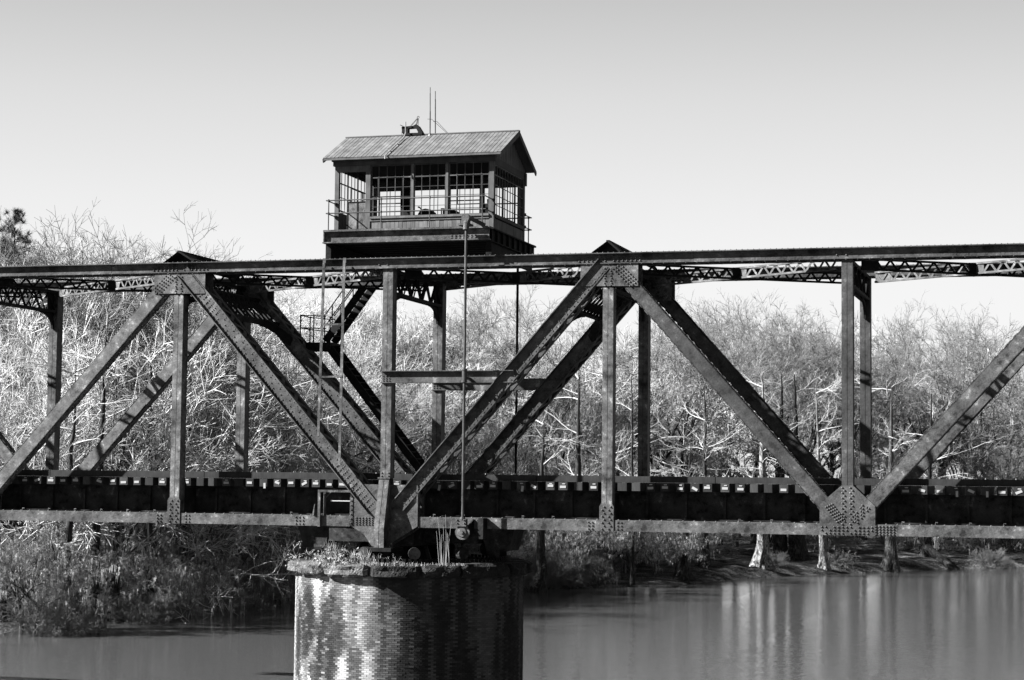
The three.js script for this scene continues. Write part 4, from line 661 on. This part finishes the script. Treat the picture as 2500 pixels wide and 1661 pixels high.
// a deciduous tree that forks again and again into a domed winter crown
function forkTree(seed, o) {
  const r = rng(seed), trunk = new Soft(), crown = new Soft(), moss = new Soft(), rnd = (q) => (r() - .5) * 2 * q, MAX = o.depth || 6;
  const hang = (p, n) => { for (let k = 0; k < n; k++) { const len = (.3 + r() * r() * 1.7) * (o.mossLen || 1), a = p.clone().add(V(rnd(.2), rnd(.1), rnd(.2))); for (let q = 0; q < 5; q++) { const e = V(rnd(.10), rnd(.08), rnd(.10)), g = r() * 3.14, l2 = .4 + r() * .6, mid = a.clone().add(e).add(V(rnd(.06), -len * l2 * .55, rnd(.06))); moss.blade(mid, a.clone().add(e), .014, V(Math.cos(g), 0, Math.sin(g))); moss.blade(a.clone().add(e), mid.clone().add(V(rnd(.08), -len * l2 * .5, rnd(.08))), .013 + r() * .012, V(Math.cos(g), 0, Math.sin(g))); } } };
  const rod = (dst, p, d, len, r0, r1, seg, sides, wob, sag = 0) => { let at = dst.ring(p, d, r0, sides, 0), c = p.clone(); const dir = d.clone(), pts = [], ds = []; for (let i = 1; i <= seg; i++) { dir.add(V(rnd(wob), rnd(wob) + sag, rnd(wob))).normalize(); c = c.clone().addScaledVector(dir, len / seg); const n = dst.ring(c, dir, r0 + (r1 - r0) * i / seg, sides, i * len / seg); dst.join(at, n, sides); at = n; pts.push(c); ds.push(dir.clone()); } return { pts, ds, end: c, dir }; };
  const side = (d) => { let q = V(rnd(1), rnd(1), rnd(1)).cross(d); if (q.lengthSq() < 1e-4) q = V(1, 0, 0); return q.normalize(); };
  function twigs(b, n, len) { for (let k = 0; k < n; k++) { const i = Math.floor(r() * b.pts.length), ax = b.ds[i], a = .45 + r() * .6, d = ax.clone().multiplyScalar(Math.cos(a)).addScaledVector(side(ax), Math.sin(a)).add(V(0, .12, 0)).normalize(), t = rod(crown, b.pts[i], d, len * (.5 + r() * .8), o.twig || .016, (o.twig || .012) * .55, 2, 3, .22); for (let q = 0; q < 2; q++) { const d2 = t.dir.clone().add(side(t.dir).multiplyScalar(.7)).normalize(); rod(crown, t.pts[0], d2, len * (.3 + r() * .4), (o.twig || .012) * .8, .008, 2, 3, .2); } } }
  function grow(p, d, len, rad, lev) {
    const tip = lev >= MAX, b = rod(lev < (o.woody ?? 3) ? trunk : crown, p, d, len, rad, rad * (lev ? .8 : .72), lev < 3 ? 5 : 3, lev < 1 ? 10 : lev < 3 ? 6 : lev < 5 ? 4 : 3, (o.wob || .19) * (lev ? 1 : .5), lev > 1 ? (o.sag || 0) : 0);
    if (o.moss && lev > 1 && r() < o.moss) hang(b.pts[Math.floor(r() * b.pts.length)], 2);
    if (lev >= MAX - 2) twigs(b, tip ? 4 : 3, o.twigLen || 1.0);
    if (lev >= 1 && lev < MAX - 1 && r() < .6) { const i = Math.floor(r() * b.pts.length), ax = b.ds[i], a = .6 + r() * .6; grow(b.pts[i], ax.clone().multiplyScalar(Math.cos(a)).addScaledVector(side(ax), Math.sin(a)).normalize(), len * (.45 + r() * .25), Math.max(.014, rad * .38), Math.min(MAX, lev + 2)); }
    if (tip) return;
    const n = lev === 0 ? (o.limbs || 4) : r() < .3 ? 3 : 2, s0 = side(b.dir), t0 = b.dir.clone().cross(s0), ph = r() * 6.28;
    for (let k = 0; k < n; k++) {
      const f = ph + k / n * 6.28 + rnd(.5), lead = lev > 0 && k === 0, a = (lead ? .22 : .62) * (o.ang || 1) * (.7 + r() * .6), dd = b.dir.clone().multiplyScalar(Math.cos(a)).addScaledVector(s0, Math.cos(f) * Math.sin(a)).addScaledVector(t0, Math.sin(f) * Math.sin(a)); dd.y += (o.up ?? .1) * (lev < 3 ? 1 : .4); dd.normalize();
      grow(b.end, dd, len * (lev === 0 ? (o.first || .55) : (.70 + r() * .24)) * (lead ? 1.05 : .92), Math.max(.015, rad * .8 * Math.pow(1 / n, .42) * (lead ? 1.1 : .9)), lev + 1);
    }
  }
  const stems = o.stems || 1; for (let q = 0; q < stems; q++) { const f = q / stems * 6.28 + r(), sp = o.spread || .05, d = V(Math.cos(f) * sp * (.5 + r()) + (o.lean || 0), 1, Math.sin(f) * sp * (.5 + r())).normalize(); grow(V(stems > 1 ? Math.cos(f) * .5 : 0, -.5, stems > 1 ? Math.sin(f) * .5 : 0), d, o.bole * (stems > 1 ? .7 + r() * .6 : 1), o.trunk * (stems > 1 ? .6 + r() * .5 : 1), 0); }
  if (o.flare) for (let k = 0; k < 7; k++) { const f = k / 7 * 6.28 + r() * .5, e = o.trunk * (1.7 + r() * 1.2), A = trunk.ring(V(Math.cos(f) * e, -.35, Math.sin(f) * e), V(0, 1, 0), o.trunk * .16, 6, 0), C = trunk.ring(V(Math.cos(f) * e * .55, o.trunk * 1.1, Math.sin(f) * e * .55), V(0, 1, 0), o.trunk * .2, 6, .6), T2 = trunk.ring(V(Math.cos(f) * o.trunk * .45, o.trunk * 4, Math.sin(f) * o.trunk * .45), V(0, 1, 0), o.trunk * .25, 6, 2); trunk.join(A, C, 6); trunk.join(C, T2, 6); }
  const out = { trunk: trunk.geo(), crown: crown.geo() }; if (o.moss) out.moss = moss.geo(); return out;
}
const round = (t) => .55 + .75 * Math.sin(Math.PI * clamp((t - .2) / .85)) - .35 * t;
const KIND = { // real heights in metres
  tallA: forkTree(101, { bole: 6.5, trunk: .34, limbs: 4, ang: .72, up: .16, first: .62 }), tallB: forkTree(102, { bole: 8, trunk: .30, limbs: 4, ang: .85, up: .10, first: .5 }), tallC: forkTree(103, { bole: 7, trunk: .36, limbs: 4, ang: .95, up: .08, first: .55, flare: 1 }),
  broadA: forkTree(211, { bole: 5, trunk: .42, limbs: 5, ang: 1.12, up: .05, first: .8 }), broadB: forkTree(202, { bole: 5.5, trunk: .38, limbs: 5, ang: 1.08, up: .05, first: .7, moss: .06 }),
  mossy: forkTree(301, { bole: 7, trunk: .34, limbs: 4, ang: .9, up: .06, first: .5, moss: .8, flare: 1 }), mossyB: forkTree(302, { bole: 5, trunk: .32, limbs: 4, ang: 1.05, up: .02, sag: -.03, first: .6, moss: .85, mossLen: 1.2, flare: 1 }),
  thicket: forkTree(401, { bole: 2.6, trunk: .09, stems: 9, spread: .5, lean: .35, limbs: 2, ang: .75, up: .06, first: .85, depth: 4, twigLen: .9 }), thicketB: forkTree(402, { bole: 2.2, trunk: .08, stems: 9, spread: .6, limbs: 2, ang: .85, up: .05, first: .85, depth: 4, moss: .15, twigLen: .9 }),
  bush: forkTree(501, { bole: .9, trunk: .03, stems: 12, spread: .7, limbs: 2, ang: .9, up: .02, first: .9, depth: 4, twig: .009, twigLen: .5, woody: 1 }), bushB: growTree(502, { levels: LV.bush, height: 2.8, trunk: .03, stems: 24, spread: 1.2, leafSize: .05, leafN: 1 }), bushC: forkTree(503, { bole: 1.2, trunk: .035, stems: 10, spread: .5, limbs: 2, ang: .8, up: -.05, sag: -.05, first: .9, depth: 4, moss: .25, twig: .009, twigLen: .6, woody: 1 }),
  leafy: growTree(601, { levels: LV.leafy, height: 11, trunk: .2, shape: round, leafSize: .085, leafN: 2, moss: .12 }),
};
// a flat place on the ground along the sight line through photo column px, dist metres from the camera
const camDir = (px) => { const e = new THREE.Euler(.0702, .2826, .0104, 'YXZ'), d = V((px - 1250) / 4775, 0, -1).applyEuler(e); d.y = 0; return d.normalize(); };
const place = (px, dist) => { const d = camDir(px), x = EYE[0] + d.x * dist, z = EYE[2] + d.z * dist; return V(x, Math.max(groundY(x, z), WL - .3), z); };
const horizonY = (px) => 1153.3 + px * .01043;
const heightFor = (px, dist, topY) => EYE[1] + (horizonY(px) - topY) / 4775 * dist * 1.0;
const shoreAt = (px) => lerpTable([[0, 79], [210, 84], [420, 94], [635, 102], [740, 117], [1000, 124], [1300, 120], [1560, 126], [1760, 135], [1960, 143], [2150, 150], [2300, 157], [2500, 161]], px) * K;
const skyline = (px) => lerpTable([[-100, 560], [0, 560], [60, 515], [95, 465], [140, 525], [200, 535], [280, 560], [340, 545], [440, 580], [490, 635], [640, 645], [760, 655], [900, 665], [1300, 690], [1450, 690], [1600, 715], [1700, 720], [1780, 735], [1860, 708], [1960, 705], [2040, 725], [2100, 800], [2140, 770], [2250, 752], [2350, 742], [2430, 782], [2500, 812], [2600, 820]], px);
const BASEH = {}; for (const k in KIND) { if (0) console.log(k, KIND[k].crown.index.count / 3, KIND[k].trunk.index.count / 3, (KIND[k].moss || KIND[k].leaves || KIND[k].trunk).index.count / 3); KIND[k].crown.computeBoundingBox(); BASEH[k] = KIND[k].crown.boundingBox.max.y; }
function makeTree(kind, label, category, p, h, turn, opt = {}) {
  const s = h / BASEH[kind], K = KIND[kind], g = thing(opt.name || (kind.startsWith('thicket') || kind.startsWith('bush') ? 'bare_shrub' : 'bare_tree'), label, category, [p.x, p.y, p.z], opt.group ? { group: opt.group } : {});
  g.rotation.y = turn; g.scale.set(s * (opt.wide || 1), s, s * (opt.wide || 1));
  const add = (geo, name, m) => { const q = shade(new THREE.Mesh(geo, m)); q.name = numbered(name); if (name === 'moss' || name === 'leaves') q.userData.kind = 'stuff'; g.add(q); };
  add(K.trunk, 'trunk', opt.trunkMat || M.bark); add(K.crown, 'crown', opt.crownMat || M.twig); if (K.moss) add(K.moss, 'moss', M.moss); if (K.leaves) add(K.leaves, 'leaves', M.leaf);
  return g;
}
// [photo column, metres beyond the water's edge, crown top (photo row, 0 = skyline), kind, label]
const TREES = [
  [95, 26, 0, 'tallA', 'tallest bare tree with open upright crown, sky showing through, far left above the bridge'],
  [205, 20, 0, 'broadA', 'twiggy bare tree just right of the tallest tree, crown showing above the top chord'],
  [345, 24, 0, 'broadB', 'round-crowned bare tree left of the left roof-shaped portal strut'],
  [445, 30, 0, 'tallB', 'thin pale bare treetop directly behind the left portal strut'],
  [48, 33, 0, 'broadA', 'grey bare crown between the dark pine and the tallest tree'],
  [150, 30, 0, 'broadB', 'bare crown filling the dip right beside the tallest tree, above the top chord'],
  [285, 28, 0, 'tallC', 'low bare crown in the dip left of the round-crowned tree, above the top chord'],
  [400, 22, 0, 'broadA', 'bare crown touching the left side of the left portal strut'],
  [1755, 34, 0, 'broadA', 'bare crown in the dip between the falling right diagonal and the large open crown'],
  [1895, 36, 0, 'tallC', 'bare upright crown directly left of the right near post'],
  [2080, 35, 0, 'broadA', 'low bare crown in the sky gap close to the right far post'],
  [2320, 37, 0, 'tallC', 'bare crown behind and left of the tall domed tree'],
  [20, 15, 760, 'tallC', 'bare tree at the left picture edge, crown wholly below the top chord'],
  [150, 13, 700, 'thicket', 'pale leaning thicket of slender stems right of the leftmost far post'],
  [270, 17, 720, 'thicketB', 'dense pale thicket seen between the leftmost diagonal and the second post'],
  [370, 16, 840, 'thicket', 'slanting pale thicket under the leftmost near diagonal'],
  [500, 18, 740, 'mossyB', 'mossy tree between the second near post and the far post beside it'],
  [590, 21, 690, 'mossy', 'mossy tree rising behind the far post under the left portal'],
  [700, 16, 700, 'tallC', 'bare tree seen between the two left heavy diagonals'],
  [770, 21, 0, 'broadB', 'bare tree whose crown meets the far chord behind the ladder'],
  [850, 10, 700, 'tallB', 'bare tree behind the lower half of the open iron stair'],
  [905, 20, 0, 'tallA', 'tall bare tree just left of the middle near post'],
  [985, 21, 730, 'mossy', 'moss-draped tree between the two middle posts'],
  [1110, 22, 0, 'tallA', 'pale feathery bare tree right of the middle far post, above the mid-height struts'],
  [1180, 20, 860, 'mossyB', 'moss-laden tree below the mid-height struts, left of the rising far diagonal'],
  [1240, 28, 0, 'tallB', 'bare tree beside the thin dark rod behind the far truss'],
  [1340, 30, 0, 'broadA', 'twiggy bare tree inside the wedge of the two rising diagonals, under the far chord'],
  [1400, 28, 880, 'mossy', 'tree heavy with hanging moss left of the right near post'],
  [1530, 30, 780, 'broadB', 'dark-stemmed tree framed by the right near post and its far post'],
  [1600, 26, 0, 'tallA', 'bare tree emerging right of the far post under the right portal'],
  [1660, 26, 930, 'leafy', 'small-leaved bushy evergreen tree, bright leaves, right of the dark far post'],
  [1705, 28, 0, 'tallC', 'bare tree with crown tip just above the falling right diagonal'],
  [1800, 29, 900, 'leafy', 'leafy evergreen tree behind the falling right diagonals, left of the right posts'],
  [1845, 38, 0, 'broadA', 'large bare tree with open branching crown left of the right pair of posts'],
  [1950, 30, 0, 'broadB', 'spreading bare tree whose crown tops out just left of the right near post'],
  [2025, 27, 0, 'tallB', 'bare tree mostly hidden behind the right near post'],
  [2160, 32, 0, 'broadB', 'bare tree immediately right of the right far post'],
  [2270, 27, 0, 'broadA', 'wide arching bare tree with dark forked limbs right of the right posts'],
  [2360, 31, 0, 'broadA', 'tall domed bare tree, highest crown right of the right posts'],
  [2455, 26, 0, 'broadB', 'bare tree at the right picture edge above the rightmost diagonal'],
  [2200, 26, 960, 'thicketB', 'pale low thicket right of the right posts, below the arching trees'],
  [2400, 26, 1000, 'thicket', 'pale thicket below the rightmost rising diagonal'],
];
const tr = rng(909);
for (const [px, back, topY, kind, label] of TREES) {
  const dist = shoreAt(px) + back, p = place(px, dist), top = topY || skyline(px), h = heightFor(px, dist, top) - p.y;
  makeTree(kind, label, kind.startsWith('thicket') ? 'shrub' : 'tree', p, h, tr() * 6.28, { name: kind === 'leafy' ? 'evergreen_tree' : kind.startsWith('mossy') ? 'mossy_tree' : undefined, crownMat: topY === 0 ? M.twigDark : M.twig, trunkMat: tr() < .35 ? M.barkDark : M.bark });
}
{ // the pine at the left edge
  const r = rng(66), dist = 124, p = place(28, dist), g = thing('pine_tree', 'dark needled pine tree at the left picture edge above the top chord', 'tree', [p.x, p.y, p.z]), top = heightFor(28, dist, 545) - p.y;
  const t = new Soft(), nd = new Soft(); let a = t.ring(V(0, -.4, 0), V(0, 1, 0), .25, 8, 0), b = t.ring(V(0, top * .97, 0), V(0, 1, 0), .05, 8, top); t.join(a, b, 8);
  for (let k = 0; k < 60; k++) {
    const y = top * (.68 + .32 * r()), f = r() * 6.28, len = (1 - (y / top - .68) / .36) * 2.4 + .3, e = V(Math.cos(f) * len, y + len * .25, Math.sin(f) * len); a = t.ring(V(0, y, 0), e.clone().sub(V(0, y, 0)).normalize(), .05, 4, 0); b = t.ring(e, V(0, 1, 0), .015, 4, len); t.join(a, b, 4);
    for (let q = 0; q < 4; q++) { const c = V(0, y, 0).lerp(e, .5 + .5 * r()).add(V((r() - .5) * .7, (r() - .5) * .5, (r() - .5) * .7)); for (let m = 0; m < 50; m++) { const d = V(r() - .5, r() - .25, r() - .5).normalize(); nd.blade(c, c.clone().addScaledVector(d, .28 + r() * .16), .014, d.clone().cross(V(r(), r(), r())).normalize()); } }
  }
  for (const [geo, name, m] of [[t.geo(), 'trunk', M.barkDark], [nd.geo(), 'needles', M.needle]]) { const q = shade(new THREE.Mesh(geo, m)); q.name = numbered(name); g.add(q); }
}
// trunks at the water's edge that can be told apart under the bottom chord
function trunkThing(name, label, px, dist, rad, h, lean, mat, o = {}) {
  if (!o.cut) h *= 1.35;
  const p = place(px, dist), g = thing(name, label, 'tree trunk', [p.x, p.y, p.z]), r = rng(Math.round(px * 7 + dist)), s = new Soft(), n = 18, sides = 18, ph = r() * 6; let at;
  for (let i = 0; i <= n; i++) {
    const y = -.5 + (h + .5) * Math.pow(i / n, 1.5), f = Math.exp(-Math.max(0, y) / (o.fh || .8)) * (o.flare ?? 1.1), c = V(lean * y + fbm(y * .4, px, 0, 2) * .25, y, fbm(y * .4, px, 9, 2) * .25), ring = s.p.length / 3;
    for (let k = 0; k < sides; k++) { const a = k / sides * 6.283, lobe = 1 + f * (.75 + .55 * Math.sin(a * (o.lobes || 5) + ph)) + .07 * Math.sin(a * 9 + y), q = rad * (o.cut ? 1 - .35 * i / n : 1 - .95 * Math.pow(i / n, 1.5)) * lobe, nx = Math.cos(a), nz = Math.sin(a); s.p.push(c.x + nx * q, c.y, c.z + nz * q); s.n.push(nx, .1, nz); s.uv.push(k / sides * rad * 6, y); }
    if (i) s.join(at, ring, sides); at = ring;
  }
  if (o.cut) { const c = V(lean * h, h + .02, 0), q = s.p.length / 3; s.p.push(c.x, c.y, c.z); s.n.push(0, 1, 0); s.uv.push(0, 0); for (let k = 0; k < sides; k++) s.i.push(at + k, at + (k + 1) % sides, q); }
  const geo = s.geo(); geo.computeVertexNormals(); let q = shade(new THREE.Mesh(geo, mat)); q.name = numbered('trunk'); g.add(q);
  const c = new Soft(), L2 = LV.bush; // a few limbs
  const limb = (p0, d, len, rd, lev) => { let a = c.ring(p0, d, rd, 4, 0), cur = p0.clone(), dir = d.clone(); for (let i = 1; i <= 5; i++) { dir.add(V((r() - .5) * .5, (r() - .5) * .35, (r() - .5) * .5)).normalize(); cur = cur.clone().addScaledVector(dir, len / 5); const b = c.ring(cur, dir, rd * (1 - i / 5.6), 4, i); c.join(a, b, 4); a = b; if (lev < 3 && r() < .75) limb(cur, dir.clone().add(V((r() - .5) * 1.6, (r() - .4) * 1.1, (r() - .5) * 1.6)).normalize(), len * .5, rd * .55, lev + 1); } };
  void L2; for (let k = 0; k < (o.limbs ?? 9); k++) { const y = h * (.4 + .58 * r()), f = r() * 6.28; limb(V(lean * y, y, 0), V(Math.cos(f), .35, Math.sin(f)).normalize(), 2.2 + r() * 2.2, Math.min(.055, rad * .16), 0); }
  if (o.limbs !== 0) { q = shade(new THREE.Mesh(c.geo(), M.twigMid)); q.name = numbered('crown'); g.add(q); }
  return g;
}
const T = (px, back) => shoreAt(px) + back;
trunkThing('tree_trunk', 'pale buttressed cypress trunk with spreading roots on the right bank left of the lower plate', 1862, T(1862, 1.5), .52, 12, .0, M.barkPale, { flare: 1.3, fh: .9, lobes: 6 });
trunkThing('tree_trunk', 'dark thick trunk behind and right of the pale buttressed cypress', 1905, T(1905, 12), .6, 12, .01, M.barkDark, { flare: .6 });
trunkThing('tree_trunk', 'broad dark trunk half way between the buttressed cypress and the leaning pale trunk', 1945, T(1945, 10), .75, 12, -.01, M.barkDark, { flare: .7 });
trunkThing('tree_trunk', 'pale mottled leaning trunk at the bank directly under the lower plate', 2010, T(2010, 1), .34, 12, -.04, M.barkPale, { flare: .9, fh: .6 });
trunkThing('tree_trunk', 'thick pale trunk on a black hollow foot in the water right of the lower plate', 2172, T(2172, -.5), .52, 12, .01, M.bark, { flare: 1.0, fh: 1.1 });
trunkThing('tree_trunk', 'dark forked trunk further right along the bank, behind a leaning log', 2262, T(2262, 7), .36, 12, .03, M.barkDark, {});
trunkThing('tree_trunk', 'slim dark trunk rising straight from the water right of the right gusset post foot', 1548, T(1548, -1), .18, 13, -.01, M.barkDark, { flare: .3 });
trunkThing('tree_trunk', 'dark root-spread cypress foot on the low spit of bank', 1672, T(1672, -1), .30, 8, .05, M.barkDark, { flare: 2.4, fh: .5, lobes: 5 });
trunkThing('tree_trunk', 'dark tapered trunk standing beyond the spit, left of the buttressed cypress', 1722, T(1722, 6), .32, 11, 0, M.barkDark, { flare: .9 });
trunkThing('tree_trunk', 'dark trunk standing in the water nearest the right side of the pier', 1325, T(1325, -3), .42, 9, .01, M.barkDark, { flare: .6 });
trunkThing('tree_trunk', 'dark trunk right of the one beside the pier', 1414, T(1414, 5), .42, 12, 0, M.barkDark, { flare: .8 });
trunkThing('tree_trunk', 'pale moss-white trunk left of the slim dark one', 1497, T(1497, 9), .42, 12, 0, M.barkPale, { flare: .9 });
trunkThing('tree_trunk', 'thick dark trunk in the water, leftmost of the cluster under the left bottom chord', 175, T(175, 5), .3, 10, .02, M.barkDark, { flare: .8 });
trunkThing('tree_trunk', 'dark trunk in the water in the middle of the left cluster', 240, T(240, 3), .3, 12, .03, M.barkDark, { flare: 1.0 });
trunkThing('tree_trunk', 'thin pale sapling trunk beside the dark left cluster', 272, T(272, 1), .09, 11, .02, M.barkPale, { flare: .4 });
trunkThing('tree_trunk', 'broad black stump-like trunk right of the left cluster', 292, T(292, 6), .42, 10, -.01, M.barkDark, { flare: .8 });
trunkThing('tree_trunk', 'dark trunk in the flooded wood below the second near post', 375, T(375, 7), .34, 12, -.01, M.barkDark, { flare: .8 });
trunkThing('tree_trunk', 'grey trunk in the flooded wood between the second post and the pier', 462, T(462, 6), .30, 12, .01, M.bark, { flare: .9 });
trunkThing('tree_trunk', 'slender pale trunk in the flooded wood, second from the pier', 560, T(560, 12), .20, 12, .01, M.barkPale, {});
trunkThing('tree_trunk', 'tall pale trunk in the flooded wood close to the left side of the pier', 655, T(655, 14), .28, 13, .01, M.barkPale, { flare: .7 });
trunkThing('tree_trunk', 'thin pale trunk immediately left of the pier', 712, T(712, 6), .16, 13, .015, M.barkPale, {});
trunkThing('dead_snag', 'broken pale dead trunk between the two left heavy diagonals', 702, T(702, -4), .42, 11.0, .0, M.barkPale, { flare: .4, limbs: 2, cut: true });
{ // fallen log on the right bank
  const t = thing('fallen_log', 'dark fallen log lying down the right bank into the water', 'log', place(2300, T(2300, 4)).toArray()), a = place(2262, T(2262, 6)), b = place(2335, T(2335, -1)), s = new Soft(), o = originOf(t); a.y += .9; b.y += .05; const d = b.clone().sub(a).normalize(); let at = s.ring(a.clone().sub(o), d, .42, 10, 0); const n = s.ring(b.clone().sub(o), d, .3, 10, 5); s.join(at, n, 10);
  const q = shade(new THREE.Mesh(s.geo(), M.barkDark)); q.name = numbered('trunk'); t.add(q);
}
// the mass of woods behind, and the tangle of undergrowth along the water
function scatter(name, label, list) { // list of [kind, matrix]; one object, kind stuff
  const g = new THREE.Group(); g.name = numbered(name); g.userData = { label, category: name === 'woods' ? 'woods' : 'undergrowth', kind: 'stuff' }; scene.add(g);
  const by = {}; for (const [k, m] of list) (by[k] = by[k] || []).push(m);
  for (const k in by) for (const [part, mat] of [['trunk', M.bark], ['crown', name === 'woods' ? M.twigMid : M.brush], ['moss', M.moss], ['leaves', M.leaf]]) if (KIND[k][part]) {
    const im = new THREE.InstancedMesh(KIND[k][part], mat, by[k].length); by[k].forEach((m, i) => im.setMatrixAt(i, m)); im.name = numbered(part === 'trunk' ? 'trunks' : part === 'crown' ? 'branches' : part); im.userData.kind = 'stuff'; shade(im); g.add(im);
  }
}
{
  const r = rng(4242), list = [], kinds = ['tallA', 'tallB', 'tallC', 'broadA', 'broadB', 'mossy', 'mossyB'];
  const put = (k, px, dist, top, wide = 1) => { const p = place(px, dist), h = heightFor(px, dist, top) - p.y; if (h < .5) return; const s = h / BASEH[k]; list.push([k, new THREE.Matrix4().compose(p, new THREE.Quaternion().setFromAxisAngle(V(0, 1, 0), r() * 6.28), V(s * wide, s, s * wide))]); };
  for (let px = -150; px < 2700; px += 120) for (let row = 0; row < 3; row++) {
    const q = px + (r() - .5) * 110, d = shoreAt(clamp(q, 0, 2500)) + (q > 800 ? 30 : 21) + row * 14 + r() * 10, sk = skyline(q); const mid = q > 560 && q < 1560; put(kinds[Math.floor(r() * (mid ? 7 : 5))], q, d, sk + 55 + r() * 170 - row * 12, .95 + r() * .3);
  }
  scatter('woods', 'dense mass of bare and mossy trees filling the bank behind the bridge', list);
}
{
  const r = rng(1717), list = [], kinds = ['bush', 'bushB', 'bushC', 'bush', 'thicketB'];
  for (let px = -90; px < 2640; px += 13) for (let row = 0; row < 3; row++) {
    const q = px + (r() - .5) * 30, right = smooth(1250, 1500, q); if (r() < .45) continue; if (q < 330 && r() < .85) continue; if (q > 1440 && r() < (row < 2 ? .9 : .75)) continue; if (q > 300 && q < 760 && r() < .4) continue;
    const d = shoreAt(clamp(q, 0, 2500)) + (q < 300 ? 3 : 0) + (row === 0 ? -.5 + r() * 3.5 : 3 + row * 5 + r() * 6), p = place(q, d), k = kinds[Math.floor(r() * (row ? 5 : 4))], s = (.55 + r() * .75) * (row ? 1.15 : .8 - .25 * right); list.push([k, new THREE.Matrix4().compose(p, new THREE.Quaternion().setFromAxisAngle(V(0, 1, 0), r() * 6.28), V(s, s, s))]);
  }
  for (let i = 0; i < 30; i++) { // low mossy trees leaning over the water
    if (i < 20 && i % 5 > 1) continue; const q = i < 20 ? 60 + i * 33 + r() * 25 : 1290 + (i - 20) * 42 + r() * 25, d = shoreAt(q) + (i < 20 ? 1 + r() * 7 : 1 + r() * 3), p = place(q, d), k = r() < .6 ? 'mossyB' : 'mossy', h = (i < 20 ? 5.0 : 4) + r() * 3.2, s = h / BASEH[k]; p.y -= .2;
    list.push([k, new THREE.Matrix4().compose(p, new THREE.Quaternion().setFromAxisAngle(V(0, 1, 0), r() * 6.28), V(s * 1.15, s, s * 1.15))]);
  }
  scatter('undergrowth', 'tangled bare undergrowth and low branches along the water edge', list);
}
// ---------------------------------------------------------------- weeds on the pier
function tuft(label, list, name = 'grass_tuft', cat = 'weeds') { // list of [x, z, count, height, spread]
  const o = list[0], g = thing(name, label, cat, [o[0], CAP - .02, o[1]]), r = rng(Math.round(o[0] * 1000 + 5000)), s = new Soft();
  for (const [x, z, n, h, sp] of list) for (let i = 0; i < n; i++) { const a = V(x - o[0] + (r() - .5) * sp, 0, z - o[1] + (r() - .5) * sp * .6), hh = h * (.5 + r() * .6), k = V((r() - .5) * .5, 1, (r() - .5) * .5), m = a.clone().addScaledVector(k, hh * .6), e = m.clone().add(V(k.x * hh * .7, hh * .35, k.z * hh * .7)), f = r() * 3.14, w = V(Math.cos(f), 0, Math.sin(f)); s.blade(a, m.clone().lerp(e, .2), .011, w); s.blade(m, e, .008, w); }
  const q = shade(new THREE.Mesh(s.geo(), M.grass)); q.name = numbered('blades'); g.add(q); return g;
}
const rimZ = (x, d = .12) => PZ + Math.sqrt(Math.max(.1, (PR + .15 - d) ** 2 - x * x));
tuft('tall pale dry grass tuft on the left part of the pier cap', [[-1.65, rimZ(-1.65, .5), 90, .75, .35], [-1.4, rimZ(-1.4, .5), 60, .6, .4]]);
tuft('pale grass in front of the pivot foot on the pier cap', [[-.55, rimZ(-.55, .5), 110, .5, .6], [-.1, rimZ(-.1, .5), 60, .35, .5]]);
tuft('short bright grass fringe along the front edge of the pier cap', [[1.0, rimZ(1.0, .05), 160, .10, 1.4], [2.2, rimZ(2.2, .05), 120, .1, 1.1], [.2, rimZ(.2, .05), 80, .12, .8]]);
tuft('drooping grass at the far left end of the pier cap', [[-2.6, rimZ(-2.6, .65), 50, .35, .5], [-2.25, rimZ(-2.25, .65), 60, .3, .6]]);
const WEED = [{ seg: 5, sides: 4, wob: .2, tip: .3, lift: -.3 }, { n: 5, from: .25, ang: .7, len: .45, rad: .6, seg: 3, sides: 3, wob: .28 }, { n: 4, from: .2, ang: .7, len: .5, rad: .6, seg: 2, sides: 3, wob: .3, tip: .3 }];
function shrub(label, x, z, s, seed, leafy) {
  const K = growTree(seed, { levels: WEED, height: .62, trunk: .010, stems: 12, spread: .5, leafSize: leafy, leafN: 1, thin: .004 }), g = thing('weedy_shrub', label, 'shrub', [x, CAP - .02, z]); g.scale.set(s, s, s);
  for (const [k, n, m] of [['trunk', 'stems', M.grass], ['crown', 'twigs', M.twig], ['leaves', 'leaves', std(.15, { side: THREE.DoubleSide, specularIntensity: .3 })]]) if (K[k]) { const q = shade(new THREE.Mesh(K[k], m)); q.name = numbered(n); g.add(q); }
}
shrub('feathery pale bush at the left end of the pier cap', -2.35, rimZ(-2.35, .75), 1.5, 71, .024);
shrub('leafy weed with broad bright leaves beside the pivot foot', -1.05, rimZ(-1.05, .8), 1.6, 72, .034);
shrub('tangled pale weed touching the left side of the pivot foot', -.42, rimZ(-.42, .8), 1.5, 73, .02);
shrub('low leafy weed in front of the pivot shoe', .15, rimZ(.15, .65), .75, 74, .020);
shrub('sprawling bare twig weed right of the pivot foot', .85, rimZ(.85, .6), .75, 75, 0);
shrub('small ground weed between the tall grass and the leafy weed', -1.6, rimZ(-1.6, .2), .7, 76, .018);
{ // tall dry stalks
  const g = thing('dry_stalks', 'cluster of tall thin upright dry stalks on the pier cap right of the foot', 'weeds', [2.12, CAP - .02, rimZ(2.12, .2)]), r = rng(31), s = new Soft();
  for (let i = 0; i < 11; i++) { let c = V((r() - .5) * .34, 0, (r() - .5) * .2), d = V((r() - .5) * .1 - .03, 1, 0).normalize(), a = s.ring(c, d, .011, 5, 0); const h = .7 + r() * .85; for (let k = 1; k <= 5; k++) { d.add(V((r() - .5) * .09, 0, (r() - .5) * .09)).normalize(); c = c.clone().addScaledVector(d, h / 5); const b = s.ring(c, d, .011 - k * .0014, 5, k); s.join(a, b, 5); a = b; } }
  const q = shade(new THREE.Mesh(s.geo(), M.grass)); q.name = numbered('stalk'); g.add(q);
}

renderer.render(scene, camera);
